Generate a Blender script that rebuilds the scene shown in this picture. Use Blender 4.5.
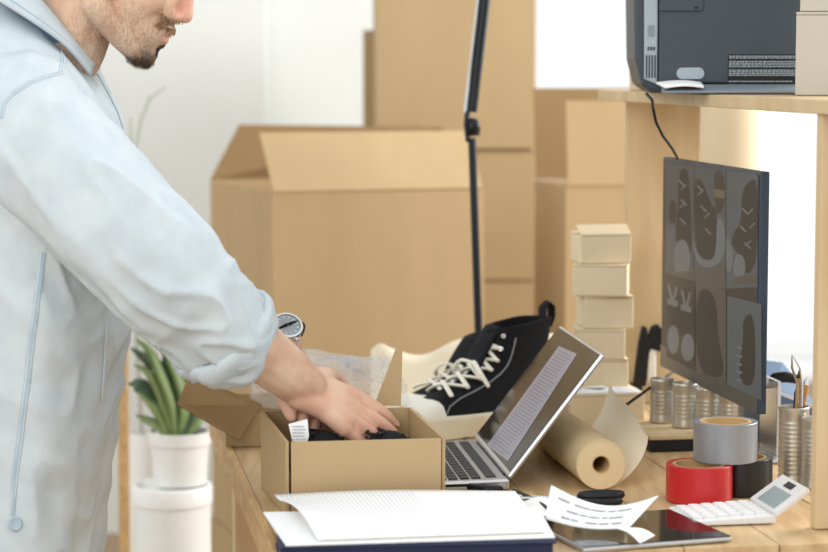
import bpy, bmesh, math, random
from mathutils import Vector, Matrix, noise
from mathutils.bvhtree import BVHTree
random.seed(7)
for o in list(bpy.data.objects): bpy.data.objects.remove(o)
SC = bpy.context.scene
COL = SC.collection

# ------------------------------------------------------------------ camera
F = 2200.0; W, H = 828, 552; CZ = 1.33; PITCH = math.atan(211 / F)
cs, sn = math.cos(PITCH), math.sin(PITCH)
cam = bpy.data.cameras.new('camera'); camo = bpy.data.objects.new('camera', cam); COL.objects.link(camo)
camo.location = (0, 0, CZ); camo.rotation_euler = (math.pi / 2 - PITCH, 0, 0)
cam.sensor_width = 36; cam.lens = F / W * 36; cam.clip_start = .05; cam.clip_end = 100
cam.dof.use_dof = True; cam.dof.focus_distance = 3.02; cam.dof.aperture_fstop = 4.0
SC.camera = camo
# ------------------------------------------------------------------ light
wd = bpy.data.worlds.new('world'); SC.world = wd; wd.use_nodes = True
wd.node_tree.nodes['Background'].inputs[0].default_value = (.97, .99, 1, 1)
wd.node_tree.nodes['Background'].inputs[1].default_value = 1.05
def area(name, loc, target, size, power, col):
    l = bpy.data.lights.new(name, 'AREA'); l.shape = 'RECTANGLE'; l.size, l.size_y = size; l.energy = power; l.color = col
    o = bpy.data.objects.new(name, l); COL.objects.link(o); o.location = loc
    o.rotation_euler = (Vector(target) - Vector(loc)).to_track_quat('-Z', 'Y').to_euler(); return o
area('front_left_fill', (-1.6, -.6, 2.6), (0, 3.2, .8), (2.2, 1.8), 50, (1, .985, .96))  # added area light out of view, gives direction and fills front faces
area('window_daylight', (2.5, 4.3, 2.0), (.0, 3.2, .8), (1.8, 1.6), 110, (1, 1, 1))
vs = SC.view_settings; vs.view_transform = 'Standard'; vs.look = 'None'; vs.gamma = 1; vs.exposure = 0.1; vs.use_curve_mapping = False

# ------------------------------------------------------------------ pixel helpers
def ray(px, py):
    u, v = (px - W / 2) / F, (H / 2 - py) / F
    return Vector((u, cs + v * sn, -sn + v * cs))
CAM = Vector((0, 0, CZ))
def P(px, py, D):
    r = ray(px, py); return CAM + r * (D / r.y)
def T(px, py, z=.75):
    r = ray(px, py); return CAM + r * ((z - CZ) / r.z)
def plane_hit(px, py, p, n):
    r = ray(px, py); return CAM + r * ((p - CAM).dot(n) / r.dot(n))
def V(*a): return Vector(a)

# ------------------------------------------------------------------ materials
def lin(c):
    return tuple((x / 255 / 12.92) if x / 255 <= .04045 else ((x / 255 + .055) / 1.055) ** 2.4 for x in c) + (1,)
def mat(name, c, rough=.6, metal=0, var=0, scale=20, stretch=(1, 1, 1), bump=0, bscale=None, spec=.3, c2=None, emit=0, alpha=1, trans=0, coat=0):
    m = bpy.data.materials.new(name); m.use_nodes = True
    nt = m.node_tree; N = nt.nodes; L = nt.links; b = N['Principled BSDF']
    b.inputs['Roughness'].default_value = rough; b.inputs['Metallic'].default_value = metal
    b.inputs['Specular IOR Level'].default_value = spec
    b.inputs['Base Color'].default_value = lin(c)
    b.inputs['Alpha'].default_value = alpha; b.inputs['Transmission Weight'].default_value = trans
    b.inputs['Coat Weight'].default_value = coat
    if emit:
        b.inputs['Emission Color'].default_value = lin(c); b.inputs['Emission Strength'].default_value = emit
    if var or c2 or bump:
        tc = N.new('ShaderNodeTexCoord'); mp = N.new('ShaderNodeMapping'); mp.inputs['Scale'].default_value = stretch
        L.new(tc.outputs['Object'], mp.inputs['Vector'])
    if var or c2:
        nz = N.new('ShaderNodeTexNoise'); nz.inputs['Scale'].default_value = scale; nz.inputs['Detail'].default_value = 5
        L.new(mp.outputs[0], nz.inputs['Vector'])
        rp = N.new('ShaderNodeValToRGB'); e = rp.color_ramp.elements
        ca = lin(c); cb = lin(c2) if c2 else tuple(x * (1 - var) for x in ca[:3]) + (1,)
        e[0].position = .35; e[1].position = .68; e[0].color = cb; e[1].color = ca
        L.new(nz.outputs['Fac'], rp.inputs[0]); L.new(rp.outputs[0], b.inputs['Base Color'])
    if bump:
        n2 = N.new('ShaderNodeTexNoise'); n2.inputs['Scale'].default_value = bscale or scale * 4; n2.inputs['Detail'].default_value = 4
        L.new(mp.outputs[0], n2.inputs['Vector'])
        bp = N.new('ShaderNodeBump'); bp.inputs['Strength'].default_value = bump; bp.inputs['Distance'].default_value = .002
        L.new(n2.outputs['Fac'], bp.inputs['Height']); L.new(bp.outputs[0], b.inputs['Normal'])
    return m
K = {}
K['wall'] = mat('plaster', (233, 236, 233), .9, var=.03, scale=3, bump=.05)
K['floor'] = mat('floorboard', (176, 150, 118), .5, var=.25, scale=6, stretch=(1, 8, 1), bump=.1)
K['card'] = mat('cardboard', (186, 160, 121), .85, var=.07, scale=9, stretch=(1, 1, .25), bump=.12, bscale=60, spec=.15)
K['card_shade'] = mat('cardboard_shaded', (150, 122, 86), .9, var=.07, scale=9, bump=.12, bscale=60, spec=.1)  # darker copy of the cardboard, interior shade put into its base colour
K['card_pale'] = mat('pale_cardboard', (226, 209, 177), .85, var=.05, scale=12, bump=.1, bscale=60, spec=.15)
K['card_grey'] = mat('grey_board', (196, 190, 176), .8, var=.03, scale=10, spec=.15)
K['card_edge'] = mat('cardboard_edge', (206, 176, 132), .9)
K['kraft'] = mat('kraft_paper', (226, 204, 162), .75, var=.06, scale=8, spec=.2, bump=.05)
K['cream'] = mat('cream_paper', (255, 247, 226), .8, var=.03, scale=8, bump=.06)
K['tapeclear'] = mat('parcel_tape', (190, 160, 112), .25, spec=.5)
K['wood'] = mat('pine_plank', (208, 181, 139), .5, c2=(186, 153, 109), scale=7, stretch=(9, 1, 9), bump=.08, bscale=30)
K['wood2'] = mat('birch_board', (212, 189, 150), .5, c2=(198, 172, 130), scale=5, stretch=(5, 5, .8), bump=.05, bscale=30)
K['wood_edge'] = mat('strip_wood', (206, 172, 122), .6, c2=(184, 148, 100), scale=14, stretch=(6, 1, 6))
K['black'] = mat('black_plastic', (26, 27, 29), .45, var=.1)
K['blackmetal'] = mat('black_metal', (38, 42, 45), .28, metal=.6, spec=.5)
K['chrome'] = mat('chrome', (215, 218, 220), .15, metal=1)
K['alu'] = mat('aluminium', (206, 207, 208), .3, metal=.85)
K['steel'] = mat('tin', (206, 200, 186), .36, metal=.7, var=.15, scale=30)
K['white'] = mat('white_plastic', (222, 223, 223), .4)
K['ceramic'] = mat('white_ceramic', (238, 239, 236), .3, var=.02)
K['paper'] = mat('white_paper', (242, 243, 243), .8)
K['page'] = mat('page_block', (228, 214, 192), .9)
K['ink'] = mat('grey_ink', (140, 142, 150), .9)
K['line'] = mat('ruled_line', (205, 206, 208), .9)
K['navy'] = mat('navy_cover', (36, 42, 74), .5, var=.1)
K['blue'] = mat('slate_blue_board', (92, 116, 142), .6, var=.06)
K['red'] = mat('red_tape', (190, 34, 36), .3, var=.06, scale=40, stretch=(1, 1, .2), spec=.5)
K['grey'] = mat('silver_tape', (150, 152, 155), .33, metal=.35, var=.1, scale=50, stretch=(1, 1, .1), spec=.5)
K['blacktape'] = mat('black_tape', (24, 28, 30), .3, var=.1, scale=40, spec=.5)
K['core'] = mat('tape_core', (196, 164, 116), .85)
K['printer'] = mat('slate_plastic', (60, 70, 78), .45, var=.05, scale=60, spec=.4)
K['printer2'] = mat('mid_grey_plastic', (128, 139, 148), .4)
K['printer3'] = mat('pale_grey_plastic', (160, 172, 180), .4)
K['rubber'] = mat('cream_rubber', (238, 234, 222), .6)
K['canvas'] = mat('black_canvas', (24, 25, 28), .9, var=.2, scale=200, bump=.3, bscale=500)
K['lining'] = mat('dark_lining', (34, 35, 38), .95)
K['lace'] = mat('cream_lace', (240, 236, 222), .8, bump=.3, bscale=600)
K['stitch'] = mat('stitch_grey', (150, 150, 152), .9)
K['knit'] = mat('black_knit', (30, 31, 34), .95, bump=.5, bscale=300)
K['shirt'] = mat('pale_denim', (204, 214, 218), .9, c2=(193, 204, 210), scale=26, bump=.12, bscale=700, spec=.1)
K['shirt_seam'] = mat('denim_seam', (172, 192, 204), .9, var=.1, scale=300, bump=.3, bscale=500)
K['shirt_dark'] = mat('denim_inside', (118, 144, 172), .9)
K['jeans'] = mat('indigo_denim', (40, 52, 88), .9, var=.2, scale=60)
K['leaf'] = mat('succulent_green', (134, 150, 98), .5, c2=(98, 116, 70), scale=12)
K['leaf2'] = mat('dark_leaf', (76, 96, 70), .6, var=.2, scale=12)
K['stem'] = mat('pale_grey_stem', (176, 182, 170), .8)
K['soil'] = mat('soil', (60, 48, 38), .95, var=.3)
K['keys'] = mat('dark_keys', (46, 46, 48), .5)
K['screen'] = mat('laptop_screen', (44, 37, 31), .1, emit=.25, spec=.12)
K['doc'] = mat('document_window', (120, 120, 134), .2, emit=.3)
K['docline'] = mat('document_text', (104, 104, 120), .2, emit=.26)
K['glass'] = mat('dark_glass', (22, 20, 22), .06, spec=.6)
K['lcd'] = mat('lcd_grey', (150, 164, 166), .25)
K['bezel'] = mat('screen_frame', (84, 82, 78), .4)
K['bluegrey'] = mat('blue_grey_edge', (52, 66, 80), .35)
K['orange_wood'] = mat('pencil_wood', (186, 140, 84), .5)
K['hair'] = mat('brown_hair', (98, 78, 60), .8, var=.3, scale=80, stretch=(1, 1, .2))
K['moustache'] = mat('light_brown_hair', (178, 146, 110), .8)
K['lip'] = mat('lip', (190, 128, 116), .5)
K['nail'] = mat('nail', (226, 182, 162), .35)
K['iris'] = mat('eye_dark', (46, 36, 30), .2)
K['eyewhite'] = mat('eye_white', (236, 232, 226), .3)
K['gbg'] = mat('brushed_bag', (220, 222, 222), .3, spec=.5)
def film():
    m = mat('bubble_film', (245, 248, 250), .1, spec=.6); b = m.node_tree.nodes['Principled BSDF']
    b.inputs['Alpha'].default_value = .17; return m
K['film'] = film()
def translucent(m, f):
    nt = m.node_tree; b = nt.nodes['Principled BSDF']; o = nt.nodes['Material Output']
    t = nt.nodes.new('ShaderNodeBsdfTranslucent'); x = nt.nodes.new('ShaderNodeMixShader'); x.inputs[0].default_value = f
    src = b.inputs['Base Color'].links[0].from_socket if b.inputs['Base Color'].links else None
    if src: nt.links.new(src, t.inputs[0])
    nt.links.new(b.outputs[0], x.inputs[1]); nt.links.new(t.outputs[0], x.inputs[2]); nt.links.new(x.outputs[0], o.inputs['Surface'])
translucent(K['cream'], .3)
def skin():
    m = mat('skin', (226, 186, 160), .55, spec=.3); nt = m.node_tree; N, L = nt.nodes, nt.links; b = N['Principled BSDF']
    at = N.new('ShaderNodeVertexColor'); at.layer_name = 'beard'
    tc = N.new('ShaderNodeTexCoord')
    nz = N.new('ShaderNodeTexNoise'); nz.inputs['Scale'].default_value = 26; nz.inputs['Detail'].default_value = 3; L.new(tc.outputs['Object'], nz.inputs['Vector'])
    rp = N.new('ShaderNodeValToRGB'); rp.color_ramp.elements[0].color = lin((214, 174, 148)); rp.color_ramp.elements[1].color = lin((228, 197, 170))
    rp.color_ramp.elements[0].position = .35; rp.color_ramp.elements[1].position = .62
    L.new(nz.outputs['Fac'], rp.inputs[0])
    n2 = N.new('ShaderNodeTexNoise'); n2.inputs['Scale'].default_value = 420; n2.inputs['Detail'].default_value = 2
    mpb = N.new('ShaderNodeMapping'); mpb.inputs['Scale'].default_value = (1, 1, .35); L.new(tc.outputs['Object'], mpb.inputs['Vector']); L.new(mpb.outputs[0], n2.inputs['Vector'])
    sep = N.new('ShaderNodeSeparateColor'); L.new(at.outputs[0], sep.inputs[0])
    # red = stubble density, green = rosy skin
    m1 = N.new('ShaderNodeMath'); m1.operation = 'MULTIPLY_ADD'; m1.inputs[1].default_value = .9; m1.inputs[2].default_value = -.45; L.new(n2.outputs['Fac'], m1.inputs[0])
    m2 = N.new('ShaderNodeMath'); m2.operation = 'ADD'; L.new(sep.outputs[0], m2.inputs[0]); L.new(m1.outputs[0], m2.inputs[1])
    m3 = N.new('ShaderNodeMath'); m3.operation = 'MULTIPLY'; L.new(m2.outputs[0], m3.inputs[0])
    g = N.new('ShaderNodeMath'); g.operation = 'GREATER_THAN'; g.inputs[1].default_value = .02; L.new(sep.outputs[0], g.inputs[0]); L.new(g.outputs[0], m3.inputs[1])
    cl = N.new('ShaderNodeClamp'); L.new(m3.outputs[0], cl.inputs[0])
    mr = N.new('ShaderNodeMixRGB'); mr.inputs[2].default_value = lin((222, 138, 122)); L.new(sep.outputs[1], mr.inputs[0]); L.new(rp.outputs[0], mr.inputs[1])
    mx = N.new('ShaderNodeMixRGB'); mx.inputs[2].default_value = lin((96, 80, 66)); L.new(cl.outputs[0], mx.inputs[0]); L.new(mr.outputs[0], mx.inputs[1])
    L.new(mx.outputs[0], b.inputs['Base Color'])
    b.inputs['Subsurface Weight'].default_value = .12; b.inputs['Subsurface Radius'].default_value = (.012, .005, .003)
    return m
K['skin'] = skin()

# ------------------------------------------------------------------ mesh helpers
class M:
    def __init__(s): s.v = []; s.f = []
    def add(s, vs_, fs):
        n = len(s.v); s.v += [tuple(x) for x in vs_]; s.f += [tuple(i + n for i in f) for f in fs]; return s
    def hexa(s, p):                      # 0-3 bottom ccw, 4-7 top ccw
        return s.add(p, [(3, 2, 1, 0), (4, 5, 6, 7), (0, 1, 5, 4), (1, 2, 6, 5), (2, 3, 7, 6), (3, 0, 4, 7)])
    def box(s, c, d, m=None):
        c = Vector(c); x, y, z = d[0] / 2, d[1] / 2, d[2] / 2
        p = [V(-x, -y, -z), V(x, -y, -z), V(x, y, -z), V(-x, y, -z), V(-x, -y, z), V(x, -y, z), V(x, y, z), V(-x, y, z)]
        return s.hexa([c + (m @ q if m else q) for q in p])
    def prism(s, poly, z0, z1):          # poly of xy
        n = len(poly)
        return s.add([V(q[0], q[1], z0) for q in poly] + [V(q[0], q[1], z1) for q in poly],
                     [tuple(range(n - 1, -1, -1)), tuple(range(n, 2 * n))] + [(i, (i + 1) % n, n + (i + 1) % n, n + i) for i in range(n)])
    def slab(s, q, t):                   # polygon in space, extruded by t along its normal
        q = [Vector(a) for a in q]; n = (q[1] - q[0]).cross(q[2] - q[0]).normalized() * t; k = len(q)
        return s.add(q + [a + n for a in q], [tuple(range(k - 1, -1, -1)), tuple(range(k, 2 * k))] + [(i, (i + 1) % k, k + (i + 1) % k, k + i) for i in range(k)])
    def tube(s, pts, r, n=10, caps=True, flat=1.0, up=None):
        pts = [Vector(p) for p in pts]; k = len(pts)
        if not hasattr(r, '__len__'): r = [r] * k
        base = len(s.v); prev = None
        for i, p in enumerate(pts):
            d = (pts[min(i + 1, k - 1)] - pts[max(i - 1, 0)]).normalized()
            if prev is None:
                a = Vector(up) if up else (V(0, 0, 1) if abs(d.z) < .9 else V(1, 0, 0))
            else: a = prev
            a = (a - d * a.dot(d)).normalized(); prev = a; b = d.cross(a)
            for j in range(n):
                t = 2 * math.pi * j / n
                s.v.append(tuple(p + (a * math.sin(t) * flat + b * math.cos(t)) * r[i]))
        for i in range(k - 1):
            for j in range(n):
                s.f.append((base + i * n + j, base + i * n + (j + 1) % n, base + (i + 1) * n + (j + 1) % n, base + (i + 1) * n + j))
        if caps:
            s.f.append(tuple(base + j for j in range(n - 1, -1, -1))); s.f.append(tuple(base + (k - 1) * n + j for j in range(n)))
        return s
    def rtube(s, pts, r, n=14, flat=1.0, up=None):   # rounded ends
        pts = [Vector(p) for p in pts]; 
        d0 = (pts[0] - pts[1]).normalized(); d1 = (pts[-1] - pts[-2]).normalized()
        A = [(pts[0] + d0 * r[0] * math.sin(t), r[0] * math.cos(t)) for t in (1.45, 1.1, .7, .35)]
        B = [(pts[-1] + d1 * r[-1] * math.sin(t), r[-1] * math.cos(t)) for t in (.35, .7, 1.1, 1.45)]
        # densify with catmull interpolation
        mid = []
        for i in range(len(pts) - 1):
            p0, p1, p2, p3 = pts[max(i - 1, 0)], pts[i], pts[i + 1], pts[min(i + 2, len(pts) - 1)]
            for q in range(4):
                t = q / 4
                c = .5 * ((2 * p1) + (p2 - p0) * t + (2 * p0 - 5 * p1 + 4 * p2 - p3) * t * t + (3 * p1 - p0 - 3 * p2 + p3) * t ** 3)
                mid.append((c, r[i] * (1 - t) + r[i + 1] * t))
        mid.append((pts[-1], r[-1]))
        al = A + mid + B
        return s.tube([a[0] for a in al], [a[1] for a in al], n, True, flat, up)
    def lathe(s, prof, c, n=32, ax=None, ribs=None):      # prof of (r, z), closed profile optional by caps
        c = Vector(c); R = V(0, 0, 1).rotation_difference(Vector(ax)).to_matrix() if ax else Matrix.Identity(3)
        base = len(s.v); k = len(prof)
        for r, z in prof:
            for j in range(n):
                t = 2 * math.pi * j / n
                s.v.append(tuple(c + R @ V(r * math.cos(t), r * math.sin(t), z)))
        for i in range(k - 1):
            for j in range(n):
                s.f.append((base + i * n + j, base + i * n + (j + 1) % n, base + (i + 1) * n + (j + 1) % n, base + (i + 1) * n + j))
        s.f.append(tuple(base + j for j in range(n - 1, -1, -1))); s.f.append(tuple(base + (k - 1) * n + j for j in range(n)))
        return s
    def ring(s, r0, r1, z0, z1, c, n=40, ax=None):
        c = Vector(c); R = V(0, 0, 1).rotation_difference(Vector(ax)).to_matrix() if ax else Matrix.Identity(3)
        b = len(s.v)
        for r, z in ((r0, z0), (r1, z0), (r1, z1), (r0, z1)):
            for j in range(n):
                t = 2 * math.pi * j / n; s.v.append(tuple(c + R @ V(r * math.cos(t), r * math.sin(t), z)))
        for i in range(4):
            for j in range(n):
                s.f.append((b + i * n + j, b + i * n + (j + 1) % n, b + ((i + 1) % 4) * n + (j + 1) % n, b + ((i + 1) % 4) * n + j))
        return s
    def sphere(s, c, r, m=None, nu=16, nv=10):
        c = Vector(c); r = r if hasattr(r, '__len__') else (r, r, r); b = len(s.v)
        s.v.append(tuple(c + (m @ V(0, 0, r[2]) if m else V(0, 0, r[2]))))
        for i in range(1, nv):
            a = math.pi * i / nv
            for j in range(nu):
                t = 2 * math.pi * j / nu; q = V(r[0] * math.sin(a) * math.cos(t), r[1] * math.sin(a) * math.sin(t), r[2] * math.cos(a))
                s.v.append(tuple(c + (m @ q if m else q)))
        s.v.append(tuple(c - (m @ V(0, 0, r[2]) if m else V(0, 0, r[2])))); e = len(s.v) - 1
        for j in range(nu):
            s.f.append((b, b + 1 + j, b + 1 + (j + 1) % nu)); s.f.append((e, e - nu + (j + 1) % nu, e - nu + j))
        for i in range(nv - 2):
            for j in range(nu):
                s.f.append((b + 1 + i * nu + j, b + 1 + (i + 1) * nu + j, b + 1 + (i + 1) * nu + (j + 1) % nu, b + 1 + i * nu + (j + 1) % nu))
        return s
    def grid(s, fn, nu, nv):
        b = len(s.v)
        for i in range(nu + 1):
            for j in range(nv + 1): s.v.append(tuple(fn(i / nu, j / nv)))
        for i in range(nu):
            for j in range(nv):
                a = b + i * (nv + 1) + j; s.f.append((a, a + nv + 1, a + nv + 2, a + 1))
        return s
    def build(s, name, m, parent=None, smooth=None, bevel=0, solid=0, subdiv=0):
        me = bpy.data.meshes.new(name); me.from_pydata(s.v, [], s.f); me.update()
        bm = bmesh.new(); bm.from_mesh(me); bmesh.ops.recalc_face_normals(bm, faces=bm.faces)
        bm.to_mesh(me); bm.free()
        if smooth is not None:
            me.shade_smooth(); me.set_sharp_from_angle(angle=math.radians(smooth))
        me.materials.append(K[m] if isinstance(m, str) else m)
        o = bpy.data.objects.new(name, me); COL.objects.link(o)
        if solid:
            q = o.modifiers.new('solid', 'SOLIDIFY'); q.thickness = solid; q.offset = 0
        if subdiv:
            q = o.modifiers.new('sub', 'SUBSURF'); q.levels = q.render_levels = subdiv
        if bevel:
            q = o.modifiers.new('bevel', 'BEVEL'); q.width = bevel; q.segments = 2; q.limit_method = 'ANGLE'; q.angle_limit = .7
        if parent: attach(o, parent)
        return o
def root_loc(p):
    return p.matrix_parent_inverse.inverted().translation * 0 + (p.location if p.type == 'EMPTY' else V(0, 0, 0))
def attach(o, p):
    o.parent = p
    if p.type == 'EMPTY': o.matrix_parent_inverse = Matrix.Translation(-p.location)
def tag(o, label, cat, group=None):
    o['label'] = label; o['category'] = cat
    if group: o['group'] = group
    return o
def thing(name, loc, label, cat, group=None):
    o = bpy.data.objects.new(name, None); COL.objects.link(o); o.location = loc; o.empty_display_size = .05
    return tag(o, label, cat, group)
def struct(o): o['kind'] = 'structure'; return o
def rotz(a): return Matrix.Rotation(a, 3, 'Z')

# ------------------------------------------------------------------ table frame of reference
PHI = math.radians(9.3)
DR = V(math.cos(PHI), math.sin(PHI), 0); DD = V(-math.sin(PHI), math.cos(PHI), 0)
pl = T(267, 540); pf = T(757, 545)
a_left = pl.dot(DR); b_front = pf.dot(DD)
def TB(a, b, z=.75): 
    q = DR * (a + a_left) + DD * (b + b_front); return V(q.x, q.y, z)
TW, TD = 1.0, 1.14

# ------------------------------------------------------------------ setting
YW = 6.3
fl = struct(M().box((0, 3, -.05), (9, 9, .1)).build('floor', 'floor'))
def wallbox(name, x0, x1, z0, z1, y0=YW, y1=YW + .2):
    return struct(M().box(((x0 + x1) / 2, (y0 + y1) / 2, (z0 + z1) / 2), (x1 - x0, y1 - y0, z1 - z0)).build(name, 'wall'))
xs = P(268, 100, YW).x; xw0 = P(505, 50, YW).x; zs = P(790, 372, YW).z; xw1 = 2.05
wallbox('wall_back', -4, xs, 0, 3, YW - .12, YW + .2)
wallbox('wall_pier', xs, xw0, 0, 3)
wallbox('wall_under_window', xw0, xw1, 0, zs)
wallbox('wall_right', xw1, 4, 0, 3)
wallbox('wall_over_window', xw0, xw1, 2.5, 3)
win = bpy.data.objects.new('window_1', None); COL.objects.link(win); win.location = (xw0, YW, zs); struct(win)
M().box(((xw0 + xw1) / 2, YW - .04, zs + .015), (xw1 - xw0 + .1, .34, .03)).build('window_sill', 'white', win, bevel=.004)
for x in (xw0 + .03, (xw0 + xw1) / 2 + .62, xw1 - .03):
    M().box((x, YW + .12, (zs + 2.5) / 2), (.05, .05, 2.5 - zs)).build('window_frame', 'white', win, bevel=.003)
M().box(((xw0 + xw1) / 2, YW + .12, 2.475), (xw1 - xw0, .05, .05)).build('window_frame', 'white', win, bevel=.003)
M().box(((xw0 + xw1) / 2, YW + .12, zs + .055), (xw1 - xw0, .05, .05)).build('window_frame', 'white', win, bevel=.003)

# ------------------------------------------------------------------ table
tb = thing('work_table', TB(TW / 2, TD / 2, 0), 'pine plank work table holding the laptop, boxes and monitor', 'table')
a = .0105; ws = []
sa = (T(766, 535).dot(DR) - a_left)
edges = [a]; 
k = sa - .12 * 5
while k < TW:
    if k > .13: edges.append(k)
    k += .12
edges.append(TW)
for i in range(len(edges) - 1):
    e0, e1 = edges[i] + .0008, edges[i + 1] - .0008; dz = random.uniform(-.0006, .0004); df = random.uniform(-.002, .002)
    q = [TB(e0, df), TB(e1, df), TB(e1, TD), TB(e0, TD)]
    M().hexa([V(p.x, p.y, .722) for p in q] + [V(p.x, p.y, .75 + dz) for p in q]).build('plank', 'wood', tb, bevel=.0012)
q = [TB(0, -.004), TB(a - .0005, -.004), TB(a - .0005, TD), TB(0, TD)]
M().hexa([V(p.x, p.y, .71) for p in q] + [V(p.x, p.y, .753) for p in q]).build('lit_edge_strip', 'wood_edge', tb, bevel=.001)  # added strip standing in for the lit margin of the table top
for (u, w) in ((.06, .06), (TW - .06, .06), (.06, TD - .06), (TW - .06, TD - .06)):
    M().box(TB(u, w, .361), (.05, .05, .722), rotz(PHI)).build('leg', 'wood2', tb, bevel=.003)
for w in (.06, TD - .06):
    M().box(TB(TW / 2, w, .685), (TW - .17, .022, .07), rotz(PHI)).build('apron', 'wood2', tb)

# ------------------------------------------------------------------ cartons
def frame_pts(origin, rot, w, d):        # A front-left, B front-right, C back-right, D back-left
    x = V(math.cos(rot), math.sin(rot), 0); y = V(-math.sin(rot), math.cos(rot), 0); o = V(origin[0], origin[1], 0)
    return [o, o + x * w, o + x * w + y * d, o + y * d]
def open_carton(name, pts, z0, z1, label, flaps, group=None, m='card', mi='card_shade', t=.004, floor=True, gap=0, rise=0):
    c = sum(pts, V(0, 0, 0)) / 4
    root = thing(name, V(c.x, c.y, z0), label, 'box', group)
    nm = ['front_panel', 'side_panel', 'back_panel', 'side_panel']
    for i in range(4):
        A, B = pts[i], pts[(i + 1) % 4]
        n = (c - (A + B) / 2); e = (B - A).normalized(); n = (n - e * n.dot(e)).normalized()
        ins = gap if i == 0 else (0 if i % 2 == 0 else t * 1.02)
        A2, B2 = A + e * ins, B - e * ins
        q = [A2, B2, B2 + n * t, A2 + n * t]
        zz = [z1 + (rise if i in (2,) or (i == 1 and k in (1, 2)) or (i == 3 and k in (0, 3)) else 0) for k in range(4)]
        M().hexa([V(p.x, p.y, z0) for p in q] + [V(p.x, p.y, z_) for p, z_ in zip(q, zz)]).build(nm[i], m, root)
    if floor:
        q = [p + (c - p).normalized() * t * 2 for p in pts]
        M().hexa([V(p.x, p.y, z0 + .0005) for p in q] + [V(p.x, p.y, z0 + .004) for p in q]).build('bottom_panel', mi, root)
    for i, ln, ang, inset in flaps:
        A, B = pts[i], pts[(i + 1) % 4]; e = (B - A).normalized()
        out = ((A + B) / 2 - c); out = (out - e * out.dot(e)).normalized()
        d = out * math.cos(ang) + V(0, 0, 1) * math.sin(ang)
        A1 = V(A.x, A.y, z1 + .001) + e * .003; B1 = V(B.x, B.y, z1 + .001) - e * .003
        s0, s1 = (inset if hasattr(inset, '__len__') else (inset, inset))
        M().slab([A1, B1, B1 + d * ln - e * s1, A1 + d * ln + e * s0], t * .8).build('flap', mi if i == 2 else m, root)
    return root
def closed_carton(name, pts, z0, z1, label, group=None, m='card', tape=True, gap=.0015, lift=0):
    c = sum(pts, V(0, 0, 0)) / 4
    root = thing(name, V(c.x, c.y, z0), label, 'box', group)
    M().hexa([V(p.x, p.y, z0) for p in pts] + [V(p.x, p.y, z1 - .004) for p in pts]).build('body', m, root, bevel=.002)
    mf = [(pts[0] + pts[3]) / 2, (pts[1] + pts[2]) / 2]
    e = (pts[3] - pts[0]).normalized() * gap
    for k, q in enumerate(([pts[0], pts[1], mf[1] - e, mf[0] - e], [mf[0] + e, mf[1] + e, pts[2], pts[3]])):
        lf = [0, 0, lift, lift] if k == 0 else [0, 0, 0, 0]
        M().hexa([V(p.x, p.y, z1 - .0035 + l) for p, l in zip(q, lf)] + [V(p.x, p.y, z1 + l) for p, l in zip(q, lf)]).build('top_flap', m, root)
    if tape:
        x = (mf[1] - mf[0]).normalized(); w = (pts[3] - pts[0]).normalized() * .024
        q = [mf[0] - w - x * .0004, mf[1] - w + x * .0004, mf[1] + w + x * .0004, mf[0] + w - x * .0004]
        M().hexa([V(p.x, p.y, z1 + .0002) for p in q] + [V(p.x, p.y, z1 + .0008) for p in q]).build('tape', 'tapeclear', root)
        for A, s_ in ((mf[0], -1), (mf[1], 1)):
            A = A + x * s_ * .0002
            M().hexa([V(*(A - w).xy, z1 - .07), V(*(A - w + x * s_ * .0006).xy, z1 - .07), V(*(A + w + x * s_ * .0006).xy, z1 - .07), V(*(A + w).xy, z1 - .07),
                      V(*(A - w).xy, z1 + .0004), V(*(A - w + x * s_ * .0006).xy, z1 + .0004), V(*(A + w + x * s_ * .0006).xy, z1 + .0004), V(*(A + w).xy, z1 + .0004)]).build('tape', 'tapeclear', root)
    return root

# big open carton behind the table and the one beneath it
p0 = P(272, 193, 4.4); zb = p0.z; ra = math.radians(18.3)
big = frame_pts(p0, ra, .452, .545)
bigt = open_carton('large_carton', big, .312, zb, 'large open carton with raised flaps behind the work table', [(0, .15, math.radians(130), (-.004, .004))])
M().slab([V(big[3].x, big[3].y, zb + .001), V(big[2].x, big[2].y, zb + .001), P(443, 127, 5.06), P(239, 124.5, 4.97)], .0035).build('flap', 'card_shade', bigt)
closed_carton('floor_carton', frame_pts(p0 + V(-.005, -.005, 0), ra, .462, .556), 0, .309, 'closed carton on the floor beneath the large open carton')
# tall stack in the middle
y5 = 5.2
sA = P(376, 150, y5); sB = P(536, 150, y5); zt = sA.z; zm = P(500, 281, y5).z
stk = frame_pts((sA.x, y5), math.radians(2), sB.x - sA.x, .36)
closed_carton('moving_carton', stk, zt + .002, zt + .46, 'tall carton at the top of the back stack, behind the lamp arm', 'cartons in the back stack')
lo = frame_pts((P(404, 150, y5).x, y5 + .01), math.radians(2), P(537, 150, y5).x - P(404, 150, y5).x, .34)
closed_carton('moving_carton', lo, zm + .001, zt - .002, 'middle carton of the back stack, between lamp arm and open carton', 'cartons in the back stack')
lo2 = frame_pts((P(410, 150, y5).x, y5 + .015), math.radians(2), P(538, 150, y5).x - P(410, 150, y5).x, .34)
closed_carton('moving_carton', lo2, .402, zm - .001, 'carton below the middle one in the back stack, above the sneaker', 'cartons in the back stack')
closed_carton('moving_carton', lo2, 0, .4, 'lowest carton of the back stack, standing on the floor', 'cartons in the back stack')
# another closed carton left behind (strip beside upper carton)
closed_carton('moving_carton', frame_pts((P(363, 150, 5.6).x, 5.62), 0, .3, .3), zt + .001, P(363, 30, 5.6).z, 'carton mostly hidden behind the top carton of the back stack', 'cartons in the back stack')
closed_carton('moving_carton', frame_pts((P(363, 150, 5.6).x, 5.62), 0, .3, .3), 0, zt, 'carton standing behind the middle of the back stack', 'cartons in the back stack')
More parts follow.
